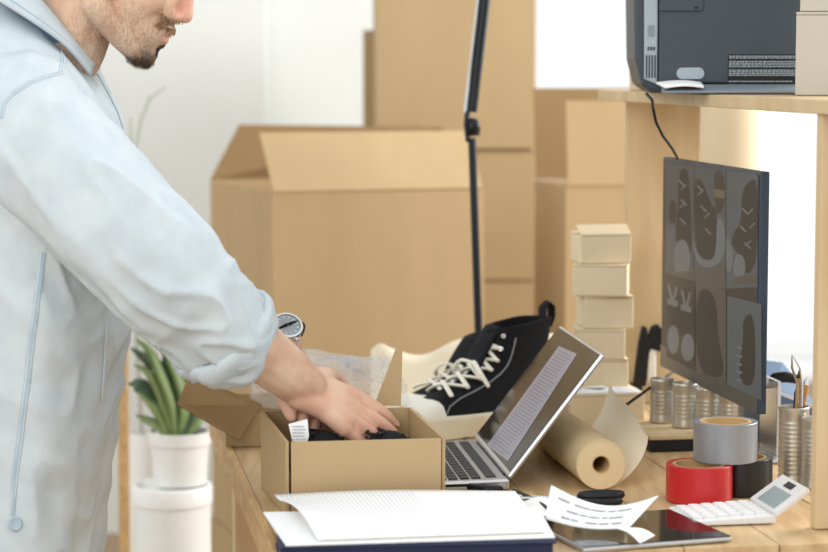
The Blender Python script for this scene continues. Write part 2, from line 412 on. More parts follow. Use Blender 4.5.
# open carton right of the stack
q0 = P(566, 186, 4.55); zq = q0.z
op = frame_pts(q0, math.radians(12), .30, .245)
open_carton('upright_carton', op, .46, zq, 'open carton with lifted flaps behind the stacked small boxes', [(0, .175, math.radians(96), .0), (2, .2, math.radians(82), 0.0)])
closed_carton('support_carton', frame_pts(q0 + V(-.006, -.006, 0), math.radians(12), .312, .255), 0, .457, 'carton on the floor beneath the open carton by the shelf')

# ------------------------------------------------------------------ shelf over the monitor
pn = T(815, 530); 
def SH(t, w, z):          # t along the depth direction from the near post, w to the right
    q = V(pn.x, pn.y, 0) + DD * t + DR * w; return V(q.x, q.y, z)
zsh = P(828, 113.7, pn.y + .02).z
sh = thing('desk_shelf', SH(.5, .15, .75), 'birch shelf on uprights standing on the table over the monitor', 'shelf')
tl = 1.10
q = [SH(-.06, -.008, 0), SH(-.06, .30, 0), SH(tl, .30, 0), SH(tl, -.008, 0)]
M().hexa([V(p.x, p.y, zsh) for p in q] + [V(p.x, p.y, zsh + .018) for p in q]).build('shelf_board', 'wood2', sh, bevel=.0015)
for (t0, w0, w1) in ((0, .0, .07), (tl - .06, .03, .157)):
    q = [SH(t0, w0, 0), SH(t0, w1, 0), SH(t0 + .02, w1, 0), SH(t0 + .02, w0, 0)]
    M().hexa([V(p.x, p.y, .7505) for p in q] + [V(p.x, p.y, zsh) for p in q]).build('upright', 'wood2', sh, bevel=.0015)

# ------------------------------------------------------------------ printer and boxes on the shelf
ZS = zsh + .0185
pc = SH(.50, .0, 0)
# front plane of the printer, parallel to the short side of the shelf
yf = pc.y; prt_n = -DD
PA = math.radians(-3); ER = V(math.cos(PA), math.sin(PA), 0); ED = V(-math.sin(PA), math.cos(PA), 0)
def PR(px, py): return plane_hit(px, py, V(pc.x, pc.y, 0), ED)
def PRi(px, py, back): return PR(px, py) + DD * back
l0 = PR(650, 96); r0 = PR(792, 97); wpr = (r0 - l0).dot(ER) + .03
pr = thing('printer', V(*(l0 + ER * wpr / 2 + ED * .15).xy, ZS), 'slate grey desktop printer standing on the shelf', 'printer')
def PB(w, d, z): q = V(l0.x, l0.y, 0) + ER * w + ED * d; return V(q.x, q.y, z)
hp = .245; dep = .30
bd = M()
prof = [(.004, .0), (wpr, .0), (wpr, hp), (-.004, hp), (-.026, hp - .02), (-.022, .05), (-.012, .012)]
def extr(mm, prof, d0, d1):
    n = len(prof); vs_ = [PB(w, d0, ZS + z + .001) for w, z in prof] + [PB(w, d1, ZS + z + .001) for w, z in prof]
    mm.add(vs_, [tuple(range(n)), tuple(range(2 * n - 1, n - 1, -1))] + [(i, (i + 1) % n, n + (i + 1) % n, n + i) for i in range(n)])
extr(bd, prof, .012, dep); bd.build('body', 'printer', pr, bevel=.006)
fp = M(); extr(fp, [(.012, .014), (wpr - .004, .014), (wpr - .004, hp - .03), (.012, hp - .03)], 0, .013); fp.build('front_panel', 'printer', pr, bevel=.003)
# control strip on the left corner
cs_ = M(); extr(cs_, [(-.0085, .02), (.0105, .012), (.0105, hp - .012), (-.0105, hp - .012)], .003, .0118); st = cs_.build('control_strip', 'printer3', pr, bevel=.002)
for k in range(4):
    g = M(); extr(g, [(-.0065 + k * .0042, .022), (-.0045 + k * .0042, .022), (-.0045 + k * .0042, .055), (-.0065 + k * .0042, .055)], .0015, .003); g.build('vent_slot', 'printer', st)
for k in range(3):
    g = M(); extr(g, [(-.004 + k * .004, .062), (-.0015 + k * .004, .062), (-.0015 + k * .004, .067), (-.004 + k * .004, .067)], .0015, .003); g.build('button', 'printer', st)
g = M(); extr(g, [(-.003, .082), (.005, .082), (.006, .09), (.005, .098), (-.003, .098), (-.004, .09)], .0018, .003); g.build('button', 'printer2', st)
# upper door panel with a small hole, handle recess, tray and paper
ud = M(); extr(ud, [(.012, .118), (.073, .118), (.076, .122), (.076, hp - .03), (.012, hp - .03)], -.0035, 0); ud.build('upper_door', 'printer', pr, bevel=.0015)
g = M(); extr(g, [(.062, .122), (.068, .122), (.068, .125), (.062, .125)], -.0042, -.0034); g.build('latch', 'black', pr)
hr = M(); L_ = []
for i in range(24):
    t = 2 * math.pi * i / 24; L_.append((.058 + (.0115 if math.cos(t) > 0 else -.0115) + .0085 * math.cos(t), .0285 + .0085 * math.sin(t)))
extr(hr, L_, -.002, 0.0005); hr.build('handle_recess', 'printer3', pr, smooth=40)
tr = M(); vs_ = [PB(.016, -.055, ZS + .001), PB(wpr - .004, -.055, ZS + .001), PB(wpr - .004, 0, ZS + .001), PB(.016, 0, ZS + .001),
                 PB(.016, -.055, ZS + .005), PB(wpr - .004, -.055, ZS + .006), PB(wpr - .004, 0, ZS + .014), PB(.016, 0, ZS + .014)]
M().hexa(vs_).build('output_tray', 'printer2', pr, bevel=.002)
M().grid(lambda u, v: PB(.018 + .055 * u - .01 * (1 - u) * v, -.06 + .055 * v, ZS + .0095 + .006 * v + .003 * math.sin(u * 3)), 8, 6).build('printed_sheet', 'paper', pr, solid=.003, smooth=60)
# warning label
lb = M(); extr(lb, [(.112, .012), (wpr - .004, .012), (wpr - .004, .056), (.112, .056)], -.0008, .0); lbo = lb.build('label_plate', 'black', pr)
tx = M(); 
for (z0, z1, w1) in ((.0495, .0545, 1.0), (.037, .047, 1), (.0245, .0345, 1), (.0155, .0185, .8)):
    n = max(1, int((z1 - z0) / .0021))
    for r in range(n):
        w = .1135; zz = z1 - (r + .5) * (z1 - z0) / n
        while w < .112 + (wpr - .122) * w1:
            ln = random.uniform(.002, .006); q = [(w, zz - .0007), (w + ln, zz - .0007), (w + ln, zz + .0007), (w, zz + .0007)]
            tx.add([PB(a_, -.0011, ZS + b_ + .001) for a_, b_ in q], [(0, 1, 2, 3)]); w += ln + .0009
tx.build('label_print', 'printer3', lbo)
# two pale boxes at the right, one on the other, carton behind the printer
bx0 = SH(.36, .0, 0)
def shelf_box(px0, px1, pyb, pyt, t, depth, label, m, w=None):
    o = SH(t, 0, 0); A = plane_hit(px0, pyb, V(o.x, o.y, 0), DD); B = plane_hit(px1, pyb, V(o.x, o.y, 0), DD); C = plane_hit(px0, pyt, V(o.x, o.y, 0), DD)
    return A, B, C
A, B, C = shelf_box(795, 850, 98, 12, .3, .15, '', '')
PX = math.radians(-10); bb = frame_pts(A, PX, .13, .115)
closed_carton('storage_box', bb, ZS, C.z, 'pale grey box standing on the shelf beside the printer', 'pale boxes on the shelf', 'card_grey', tape=False)
A2 = A + V(.005, 0, 0)
closed_carton('storage_box', frame_pts(A2, PX, .13, .113), C.z + .0006, C.z + .085, 'pale grey box stacked on top of another beside the printer', 'pale boxes on the shelf', 'card_grey', tape=False)
o = SH(.9, 0, 0); A = plane_hit(629, 90, V(o.x, o.y, 0), DD); C = plane_hit(629, 29, V(o.x, o.y, 0), DD)
closed_carton('shelf_carton', frame_pts(A, PX, .12, .1), ZS, C.z, 'small carton on the far end of the shelf behind the printer', None, 'card_pale')
# printer cable
pts = [PR(652, 97) + DD * .03 + V(0, 0, .004), P(652, 100, 3.19), P(653, 108, 3.17), P(656, 122, 3.2), P(663, 136, 3.26), P(672, 148, 3.34), P(677, 157, 3.44), P(679, 172, 3.52), P(690, 240, 3.53)]
tag(M().tube(pts, .0022, 8).build('printer_cable', 'black', smooth=60), 'thin black cable hanging from the printer down behind the monitor', 'cable')

# ------------------------------------------------------------------ monitor
mR, mL = P(761, 171, 3.03), P(663, 157.7, 3.03 * 1.163)
zt_ = (mR.z + mL.z) / 2
e = V(mR.x - mL.x, mR.y - mL.y, 0); wm = e.length; e.normalize(); nrm = V(e.y, -e.x, 0)      # e towards the camera, nrm away from the viewer side
if nrm.x > 0: nrm = -nrm
zb_ = (P(761.6, 414, 3.03).z + P(663, 367, 3.03 * 1.163).z) / 2; hm = zt_ - zb_
m0 = V(mL.x, mL.y, zb_)
mon = thing('monitor', V(*(m0 + e * wm / 2 - nrm * .04).xy, .75), 'flat monitor showing photos of sneakers under the shelf', 'monitor')
def MO(u, z, n): return m0 + e * u + V(0, 0, z) + nrm * n
M().hexa([MO(0, 0, -.013), MO(wm, 0, -.013), MO(wm, 0, 0), MO(0, 0, 0), MO(0, hm, -.013), MO(wm, hm, -.013), MO(wm, hm, 0), MO(0, hm, 0)]).build('housing', 'bluegrey', mon, bevel=.002)
chin = .036
M().hexa([MO(.001, .001, 0), MO(wm - .001, .001, 0), MO(wm - .001, .001, .0012), MO(.001, .001, .0012), MO(.001, chin, 0), MO(wm - .001, chin, 0), MO(wm - .001, chin, .0012), MO(.001, chin, .0012)]).build('chin_bezel', 'bezel', mon)
K['scrbg'] = mat('screen_glow', (92, 90, 86), .3, emit=.5, spec=.2)
def smat(n, c): K[n] = mat(n, tuple(x * .55 for x in c), .4, emit=.0, spec=.1); bb_ = K[n].node_tree.nodes['Principled BSDF']; bb_.inputs['Emission Color'].default_value = lin(c); bb_.inputs['Emission Strength'].default_value = .45
smat('s_grey', (92, 91, 89)); smat('s_grey2', (96, 97, 97)); smat('s_dark', (66, 60, 54)); smat('s_brown', (74, 66, 58)); smat('s_white', (116, 117, 115)); smat('s_tan', (98, 88, 78)); smat('s_gold', (118, 104, 78)); smat('s_light', (96, 99, 100))
sc = M().hexa([MO(.006, chin + .002, 0), MO(wm - .006, chin + .002, 0), MO(wm - .006, chin + .002, .001), MO(.006, chin + .002, .001), MO(.006, hm - .006, 0), MO(wm - .006, hm - .006, 0), MO(wm - .006, hm - .006, .001), MO(.006, hm - .006, .001)]).build('screen', 's_brown', mon)
lay = [0]
def spoly(name, m, pts, org, s):
    lay[0] += 1; off = .0011 + lay[0] * .00002
    if name == 'sneaker_picture' and len(pts) > 4:
        for _ in range(2): pts = [p for a_, b_ in zip(pts, pts[1:] + pts[:1]) for p in ((a_[0] * .75 + b_[0] * .25, a_[1] * .75 + b_[1] * .25), (a_[0] * .25 + b_[0] * .75, a_[1] * .25 + b_[1] * .75))]
    q = [plane_hit(org[0] + x / s, org[1] + y / s, m0 + nrm * off, nrm) for x, y in pts]
    M().add(q, [tuple(range(len(q)))]).build(name, m, sc)
A1 = ((650, 145), 3.943); A2_ = ((650, 270), 3.45)
def ell(cx, cy, rx, ry, n=18, a=0):
    return [(cx + rx * math.cos(2 * math.pi * i / n) * math.cos(a) - ry * math.sin(2 * math.pi * i / n) * math.sin(a), cy + rx * math.cos(2 * math.pi * i / n) * math.sin(a) + ry * math.sin(2 * math.pi * i / n) * math.cos(a)) for i in range(n)]
spoly('picture_background', 's_grey', [(58, 66), (172, 82), (172, 560), (60, 552)], *A1)
spoly('picture_background', 's_grey', [(176, 82), (298, 98), (298, 566), (176, 560)], *A1)
spoly('picture_background', 's_grey2', [(302, 99), (424, 114), (424, 560), (302, 566)], *A1)
spoly('sneaker_picture', 's_dark', [(112, 96), (150, 86), (158, 200), (164, 300), (166, 440), (140, 400), (104, 390), (100, 330), (112, 250)], *A1)
spoly('sneaker_picture', 's_white', ell(126, 448, 33, 76), *A1)
spoly('sneaker_picture', 's_brown', [(72, 240), (90, 210), (104, 230), (104, 310), (76, 310)], *A1)
spoly('sneaker_picture', 's_light', [(66, 330), (98, 330), (94, 460), (68, 480)], *A1)
spoly('sneaker_picture', 's_tan', [(94, 500), (160, 496), (166, 530), (94, 530)], *A1)
spoly('sneaker_picture', 's_white', [(166, 300), (178, 430), (226, 462), (262, 440), (262, 290), (285, 285), (300, 360), (292, 450), (232, 492), (172, 455)], *A1)
spoly('sneaker_picture', 's_dark', [(176, 130), (206, 140), (238, 230), (266, 260), (258, 440), (226, 456), (184, 428), (176, 300)], *A1)
spoly('sneaker_picture', 's_brown', [(252, 106), (276, 98), (294, 130), (294, 250), (262, 280), (254, 200)], *A1)
spoly('sneaker_picture', 's_gold', [(254, 172), (293, 180), (293, 212), (254, 204)], *A1)
spoly('sneaker_picture', 's_tan', [(172, 470), (232, 500), (298, 460), (298, 566), (176, 560)], *A1)
spoly('sneaker_picture', 's_dark', [(362, 180), (392, 140), (424, 132), (424, 440), (396, 505), (372, 505), (350, 430), (320, 395), (325, 350), (360, 310)], *A1)
spoly('sneaker_picture', 's_white', ell(352, 480, 24, 50), *A1)
spoly('sneaker_picture', 's_white', [(300, 350), (318, 390), (330, 430), (320, 500), (300, 500)], *A1)
spoly('sneaker_picture', 's_tan', [(330, 520), (420, 505), (420, 545), (330, 555)], *A1)
for (x, y, d) in ((110, 140, 1), (116, 180, -1), (118, 215, 1), (112, 250, -1), (114, 290, 1), (182, 160, 1), (184, 200, -1), (196, 240, 1), (210, 290, -1), (214, 330, 1), (360, 250, 1), (380, 275, -1), (352, 320, 1), (388, 330, -1), (370, 385, 1), (372, 400, -1)):
    spoly('lace_picture', 's_white', [(x, y), (x + 8, y - 2), (x + 30, y + 22 * d), (x + 22, y + 24 * d)], *A1)
# bottom row
spoly('picture_background', 's_brown', [(52, 10), (154, 40), (154, 348), (56, 296)], *A2_)
spoly('picture_background', 's_tan', [(158, 42), (262, 70), (262, 392), (158, 350)], *A2_)
spoly('picture_background', 's_light', [(266, 88), (384, 118), (384, 450), (266, 396)], *A2_)
spoly('sneaker_picture', 's_dark', [(54, 110), (100, 120), (152, 140), (152, 230), (54, 200)], *A2_)
spoly('sneaker_picture', 's_white', ell(80, 240, 20, 50), *A2_)
spoly('sneaker_picture', 's_white', ell(130, 268, 23, 48), *A2_)
for (x, y) in ((60, 50), (106, 70)):
    spoly('lace_picture', 's_white', [(x, y), (x + 8, y), (x + 18, y + 45), (x + 30, y + 5), (x + 36, y + 8), (x + 24, y + 62), (x + 12, y + 60)], *A2_)
    spoly('lace_picture', 's_white', [(x, y + 48), (x + 36, y + 56), (x + 36, y + 78), (x, y + 68)], *A2_)
spoly('sneaker_picture', 's_dark', [(158, 55), (228, 78), (234, 240), (250, 300), (254, 350), (240, 378), (158, 345)], *A2_)
spoly('sneaker_picture', 's_dark', [(320, 165), (355, 145), (364, 260), (362, 370), (345, 405), (308, 385), (310, 300), (322, 240)], *A2_)
for y in (260, 290, 318, 345, 372):
    spoly('lace_picture', 's_white', [(300 + (y - 260) * -.02, y), (318, y + 6), (318, y + 14), (300, y + 10)], *A2_)
# stand
pa = MO(wm * .60, 0, -.082)
am = MO(wm * .60, .014, -.013); M().tube([am, V(pa.x, pa.y, am.z)], .008, 12).build('stand_arm', 'alu', mon, smooth=50)
M().slab([V(pa.x, pa.y, .7565) + e * .04, V(pa.x, pa.y, .7565) - e * .04, V(pa.x, pa.y, zb_ + .022) - e * .04, V(pa.x, pa.y, zb_ + .022) + e * .04], .006).build('stand_neck', 'alu', mon, bevel=.001)
q = [MO(wm * .60 - .07, 0, -.115), MO(wm * .60 + .07, 0, -.115), MO(wm * .60 + .07, 0, -.02), MO(wm * .60 - .07, 0, -.02)]
M().hexa([V(p.x, p.y, .7505) for p in q] + [V(p.x, p.y, .7565) for p in q]).build('stand_foot', 'alu', mon, bevel=.002)

# ------------------------------------------------------------------ things right of the table: cans, base, cups
def can(c, r, h, name, label, group, wall='steel'):
    root = thing(name, c, label, 'tin can', group)
    prof = [(r * .96, 0), (r * 1.03, .0015), (r * 1.03, .004), (r, .006)]; z = .012
    while z < h - .016:
        prof += [(r, z), (r * .955, z + .0025), (r, z + .005)]; z += .0062
    prof += [(r, h - .006), (r * 1.04, h - .004), (r * 1.04, h - .001), (r * .98, h), (r * .95, h - .004), (r * .93, .003)]
    M().lathe(prof, c, 28).build('can_body', wall, root, smooth=50)
    return root
Zp = .772
bs = [T(652, 433, Zp), T(700, 441, Zp)]
# low board with black front that carries the tins
b0 = T(650, 452, .7505); 
q = [b0, b0 + DR * .13, b0 + DR * .13 + DD * .15, b0 + DD * .15]
rr = thing('riser_board', V(*((q[0] + q[2]) / 2).xy, .7505), 'low black riser with a pale board top carrying the tin cans', 'riser')
M().hexa([V(p.x, p.y, .7505) for p in q] + [V(p.x, p.y, .768) for p in q]).build('riser_base', 'black', rr, bevel=.001)
M().hexa([V(p.x, p.y, .7682) for p in q] + [V(p.x, p.y, .774) for p in q]).build('riser_top', 'wood2', rr, bevel=.001)
for k, (px, py, lab) in enumerate(((665, 424, 'ribbed tin can at the left end of the row behind the monitor'), (688, 429, 'ribbed tin can second from the left behind the monitor'), (711, 434, 'ribbed tin can third from the left behind the monitor'), (735, 439, 'ribbed tin can at the right end of the row, above the silver tape'))):
    c = T(px, py, .7745) + DD * .02
    can(c, .0185, .069, 'tin_can', lab, 'tin cans behind the monitor')
cups = []
for (px, py, r, h, lab) in ((800, 487, .021, .108, 'ribbed tin pen cup holding pencils beside the shelf post'), (823, 492, .02, .098, 'ribbed tin pen cup partly hidden by the shelf post')):
    c = T(px, py, .7505) + DD * .03 ; can(c, r, h, 'pen_cup', lab, 'tin pen cups'); cups.append(c)
def stick(name, m, base, tip, r, label, cat, tipm=None):
    root = thing(name, base, label, cat); base, tip = Vector(base), Vector(tip); d = (tip - base).normalized()
    M().tube([base, tip], r, 8).build('barrel', m, root, smooth=40)
    M().tube([tip, tip + d * .012], [r, r * .15], 8).build('tip', tipm or 'black', root, smooth=40)
    return root
c = cups[0]
stick('pencil', 'orange_wood', c + V(.002, 0, .008), P(799, 378, c.y - .01), .0038, 'wooden pencil leaning in the tin pen cup', 'pencil')
stick('brush', 'orange_wood', c + V(-.006, .004, .008), P(806, 385, c.y + .02), .005, 'thick wooden brush handle in the tin pen cup', 'brush', 'chrome')
stick('pen', 'navy', c + V(-.004, -.006, .008), P(797, 393, c.y), .004, 'dark blue pen standing in the tin pen cup', 'pen')
# tongs / metal clip on top
cl = thing('metal_clip', c + V(.006, -.004, .01), 'bright metal tweezers sticking out of the tin pen cup', 'tweezers')
for s_ in (-1, 1):
    M().tube([c + V(.008, -.004, .01), P(800 + s_ * 2, 385, c.y - .014), P(796 + s_ * 4, 368, c.y - .014), P(792, 354, c.y - .014)], [.002, .003, .0028, .001], 6, flat=.6).build('tweezer_arm', 'chrome', cl, smooth=40)
M().sphere(c + V(.008, -.004, .012), .003).build('tweezer_joint', 'chrome', cl, smooth=60)
# blue file box behind and black clamp
bp_ = P(771, 455, 3.32); bfr = frame_pts((bp_.x, 3.30), PHI, .075, .18)
fb = thing('file_box', V(*((bfr[0] + bfr[2]) / 2).xy, .7505), 'slate blue file box standing right of the monitor', 'file box')
zt2 = P(771, 392, 3.30).z
M().hexa([V(p.x, p.y, .7505) for p in bfr] + [V(bfr[0].x, bfr[0].y, zt2 + .0), V(bfr[1].x, bfr[1].y, zt2 - .03), V(bfr[2].x, bfr[2].y, zt2 + .02), V(bfr[3].x, bfr[3].y, zt2 + .03)]).build('case', 'blue', fb, bevel=.002)
M().slab([V(bfr[0].x, bfr[0].y - .0005, zt2 - .001), V(bfr[1].x, bfr[1].y - .0005, zt2 - .031), V(bfr[1].x, bfr[1].y - .0005, zt2 - .026), V(bfr[0].x, bfr[0].y - .0005, zt2 + .004)], .002).build('trim_edge', 'alu', fb)
tag(M().rtube([P(775, 378, 3.29), P(785, 377, 3.29), P(796, 379, 3.29)], [.008, .0085, .007]).build('marker_cap', 'black', smooth=60), 'black capped marker lying across the blue file box', 'marker')

# ------------------------------------------------------------------ tape rolls
def tape_roll(c, r, ri, h, m, label):
    root = thing('tape_roll', c, label, 'tape')
    M().ring(ri + .004, r, 0, h, c, 56).build('tape_winding', m, root, smooth=40, bevel=.0008)
    M().ring(ri, ri + .0038, -.0 + .0003, h - .0003, c, 48).build('core', 'core', root, smooth=40)
    return root
def roll_at(px, py, halfpx, z, h, m, label):   # px,py = front foot of the roll
    f_ = T(px, py, z); r = halfpx / F * f_.y; c = f_ + V(0, r * 1.0, 0)
    r = halfpx / F * c.y; c = V((px - 414) / F * (f_.y + r), f_.y + r, z)
    return tape_roll(c, r, r * .72, h, m, label), c, r
_, rc, rrad = roll_at(703, 506, 33.5, .7508, .049, 'red', 'red tape roll standing under the silver tape roll')
cb = V(rc.x + .064, rc.y + .056, .7508); tape_roll(cb, .043, .031, .049, 'blacktape', 'black tape roll behind the red one')
cg = V((729 - 414) / F * (rc.y + .026), rc.y + .026, .7508 + .0495); tape_roll(cg, 32.2 / F * cg.y, 32.2 / F * cg.y * .72, .053, 'grey', 'silver tape roll stacked on the red and black rolls')

# ------------------------------------------------------------------ calculator
A = T(655, 508, .758); B = T(690, 521, .758); C_ = T(776, 518, .758); D_ = T(741, 494, .758)
ca = thing('calculator', V(*((A + C_) / 2).xy, .7505), 'white calculator with a tilted display beside the red tape', 'calculator')
ux = (C_ - B).normalized(); uy = V(-ux.y, ux.x, 0); Lc = (C_ - B).length; Wc = .098
def CA(u, w, z): q = B + ux * u + uy * w; return V(q.x, q.y, z)
M().hexa([CA(0, 0, .7508), CA(Lc, 0, .7508), CA(Lc, Wc, .7508), CA(0, Wc, .7508), CA(0, 0, .757), CA(Lc, 0, .762), CA(Lc, Wc, .762), CA(0, Wc, .757)]).build('body', 'white', ca, bevel=.002)
for i in range(6):
    for j in range(5):
        u0 = .006 + i * (Lc - .012) / 6; w0 = .008 + j * (Wc - .014) / 5; zk = .757 + .005 * (u0 / Lc)
        du, dw = (Lc - .012) / 6 - .003, (Wc - .014) / 5 - .003
        M().hexa([CA(u0, w0, zk), CA(u0 + du, w0, zk), CA(u0 + du, w0 + dw, zk), CA(u0, w0 + dw, zk), CA(u0 + .001, w0 + .001, zk + .0035), CA(u0 + du - .001, w0 + .001, zk + .0035), CA(u0 + du - .001, w0 + dw - .001, zk + .0035), CA(u0 + .001, w0 + dw - .001, zk + .0035)]).build('key', 'white', ca)
du_, dz_ = .045, .031
def CD(s_, w, o_): return CA(Lc + .001 + du_ * s_ - o_ * .55, w, .758 + dz_ * s_ + o_ * .83)
dh = M().hexa([CD(0, 0, 0), CD(1, 0, 0), CD(1, Wc, 0), CD(0, Wc, 0), CD(0, 0, .008), CD(1, 0, .008), CD(1, Wc, .008), CD(0, Wc, .008)]).build('display_head', 'white', ca, bevel=.002)
M().hexa([CD(.1, .012, .008), CD(.62, .012, .008), CD(.62, Wc - .02, .008), CD(.1, Wc - .02, .008), CD(.1, .012, .0086), CD(.62, .012, .0086), CD(.62, Wc - .02, .0086), CD(.1, Wc - .02, .0086)]).build('lcd', 'lcd', dh)
M().hexa([CD(.72, .03, .008), CD(.9, .03, .008), CD(.9, .06, .008), CD(.72, .06, .008), CD(.72, .03, .0085), CD(.9, .03, .0085), CD(.9, .06, .0085), CD(.72, .06, .0085)]).build('solar_cell', 'keys', dh)

# ------------------------------------------------------------------ tablet, receipt, scissors
ta = T(733, 541, .7515); tb2 = T(606, 551, .7515); tc2 = T(668, 502, .7515)
tx_ = (ta - tb2).normalized(); ty = V(-tx_.y, tx_.x, 0); 
tw, th = (ta - tb2).length + .03, .175
def TA(u, w, z): q = ta - tx_ * u + ty * w; return V(q.x, q.y, z)
# skew of the long side follows the photo
tdir = (tc2 - ta); 
tabo = thing('tablet', TA(tw / 2, th / 2, .7508), 'dark glass tablet lying at the front edge of the table', 'tablet')
M().hexa([TA(tw, 0, .7508), TA(0, 0, .7508), TA(0, th, .7508), TA(tw, th, .7508), TA(tw, 0, .757), TA(0, 0, .757), TA(0, th, .757), TA(tw, th, .757)]).build('case', 'alu', tabo, bevel=.0025)
M().hexa([TA(tw - .002, .002, .757), TA(.002, .002, .757), TA(.002, th - .002, .757), TA(tw - .002, th - .002, .757), TA(tw - .002, .002, .7578), TA(.002, .002, .7578), TA(.002, th - .002, .7578), TA(tw - .002, th - .002, .7578)]).build('glass', 'glass', tabo)
yr0 = T(590, 531, .764).y
r_ = [P(545, 519, yr0 + .02), P(629, 528, yr0), P(658, 496, yr0 + .045), P(551, 485, yr0 + .05)]
def RC(u, w):
    p = (r_[0] * (1 - u) + r_[1] * u) * (1 - w) + (r_[3] * (1 - u) + r_[2] * u) * w
    return p + V(0, 0, -math.sin(math.pi * u) * (.006 + .013 * w))
rcp = thing('receipt', T(600, 525, .758), 'curled white printed slip standing over the tablet', 'paper')
M().grid(RC, 20, 8).build('sheet', 'paper', rcp, solid=.0006, smooth=80)
fold = M().grid(lambda u, w: (RC(.86 + .14 * u, .0) * (1 - w) + (T(655, 536, .7605) * u + T(640, 544, .7605) * (1 - u)) * w) + V(0, 0, .004 * math.sin(3 * w)), 6, 6)
fold.build('folded_end', 'paper', rcp, solid=.0006, smooth=80)
tx = M()
def surf_line(mm, S, v, u0, u1, hh, up=.0007):
    n = 6; e1 = S(u0, v - hh); 
    for i in range(n):
        a_, b_ = u0 + (u1 - u0) * i / n, u0 + (u1 - u0) * (i + 1) / n
        q = [S(a_, v - hh), S(b_, v - hh), S(b_, v + hh), S(a_, v + hh)]
        nn = (q[1] - q[0]).cross(q[3] - q[0]).normalized()
        if nn.dot(CAM - q[0]) < 0: nn = -nn
        mm.add([x + nn * up for x in q], [(0, 1, 2, 3)])
for v, words in ((.74, ((.09, .2), (.25, .4), (.415, .56), (.58, .66), (.68, .82))), (.45, ((.2, .33), (.345, .42), (.435, .56), (.58, .64), (.65, .8))), (.2, ((.17, .27), (.28, .36), (.44, .58), (.6, .72), (.735, .85)))):
    for a_, b_ in words:
        w = a_
        while w < b_ - .008:
            ln = random.uniform(.008, .018); surf_line(tx, RC, v, w, min(b_, w + ln), .04); w += ln + .005
tx.build('print', 'ink', rcp)
sco = thing('scissors', T(595, 503, .7508), 'black handled scissors lying behind the printed slip', 'scissors')
sz = .757
def loop(cx, cy, rx, ry, a, z): 
    c0 = T(cx, cy, z); d = []
    for i in range(17):
        t = 2 * math.pi * i / 16; d.append(c0 + V(math.cos(a) * rx * math.cos(t) - math.sin(a) * ry * math.sin(t), math.sin(a) * rx * math.cos(t) + math.cos(a) * ry * math.sin(t), 0))
    return d
M().tube(loop(598, 501, .028, .011, .05, .759), .0052, 8, False).build('handle', 'black', sco, smooth=60)
M().tube(loop(601, 495, .028, .011, .2, .765), .0052, 8, False).build('handle', 'black', sco, smooth=60)
piv = T(560, 498, .757)
for s_, zz in ((-1, .7535), (1, .7565)):
    tip = T(512, 497 + s_ * 1.5, zz)
    sp = V(0, .006 * s_, 0)
    M().hexa([V(piv.x, piv.y - .005, zz), V(piv.x + .035, piv.y - .004, zz), V(piv.x + .035, piv.y + .004, zz), V(piv.x, piv.y + .005, zz), V(tip.x, tip.y - .001, zz + .0002), V(piv.x + .035, piv.y - .004, zz + .002), V(piv.x + .035, piv.y + .004, zz + .002), V(tip.x, tip.y + .001, zz + .002)]).build('blade', 'alu', sco)
M().lathe([(.004, 0), (.004, .003), (.002, .004)], V(piv.x + .012, piv.y, .7585), 12).build('pivot', 'chrome', sco)
tag(M().tube([T(514, 491, .754), T(532, 499, .7545), T(560, 517, .756)], .0035, 8).build('pen', 'black', smooth=50), 'black pen lying between the notebook and the printed slip', 'pen')
tag(M().rtube([T(470, 486.5, .757), T(485, 489, .757), T(500, 489, .757)], [.005, .006, .0045], 10).build('usb_plug', 'black', smooth=60), 'black plug lying in front of the laptop', 'plug')
tag(M().grid(lambda u, w: T(522 + 30 * u + 14 * w, 503 + 14 * w - 3 * u, .7535) + V(0, 0, .006 * math.sin(3 * u) * (1 - w)), 6, 4).build('paper_scrap', 'paper', solid=.0006), 'small crumpled white scrap between notebook and printed slip', 'paper')

# ------------------------------------------------------------------ books and papers at the front
n0 = T(281, 547, .778); n1 = T(557, 541, .778)
nx = (n1 - n0).normalized(); ny = V(-nx.y, nx.x, 0); nl = (n1 - n0).length
def NB(u, w, z): q = n0 + nx * u + ny * w; return V(q.x, q.y, z)
bkw = .135
# the book stands a little out over the table edge
bk = thing('navy_folder', NB(nl / 2, .08, .7508), 'navy blue hardback folder under the papers at the front edge', 'folder')
M().hexa([NB(-.002, 0, .7508), NB(nl, 0, .7508), NB(nl, bkw, .7508), NB(-.002, bkw, .7508), NB(-.002, 0, .7536), NB(nl, 0, .7536), NB(nl, bkw, .7536), NB(-.002, bkw, .7536)]).build('cover', 'navy', bk, bevel=.001)
M().hexa([NB(0, .004, .7537), NB(nl - .004, .004, .7537), NB(nl - .004, bkw - .002, .7537), NB(0, bkw - .002, .7537), NB(0, .004, .7745), NB(nl - .004, .004, .7745), NB(nl - .004, bkw - .002, .7745), NB(0, bkw - .002, .7745)]).build('page_block', 'navy', bk)
M().hexa([NB(-.002, 0, .7746), NB(nl, 0, .7746), NB(nl, bkw, .7746), NB(-.002, bkw, .7746), NB(-.002, 0, .7775), NB(nl, 0, .7775), NB(nl, bkw, .7775), NB(-.002, bkw, .7775)]).build('cover', 'navy', bk, bevel=.001)
us = thing('loose_sheet', NB(.1, .07, .778), 'plain white sheet beneath the lined pages, corner sticking out left', 'paper')
e0, e1, e2, e3 = T(286, 546, .779), T(555, 538, .779), T(538, 508, .779), T(263, 513, .779)
M().grid(lambda u, w: (e0 * (1 - u) + e1 * u) * (1 - w) + (e3 * (1 - u) + e2 * u) * w + V(0, 0, .0005), 10, 6).build('sheet', 'paper', us, solid=.0015)
lp = thing('lined_notebook', NB(.12, .07, .782), 'open lined notebook pages with a curled edge, lying on the navy folder', 'notebook')
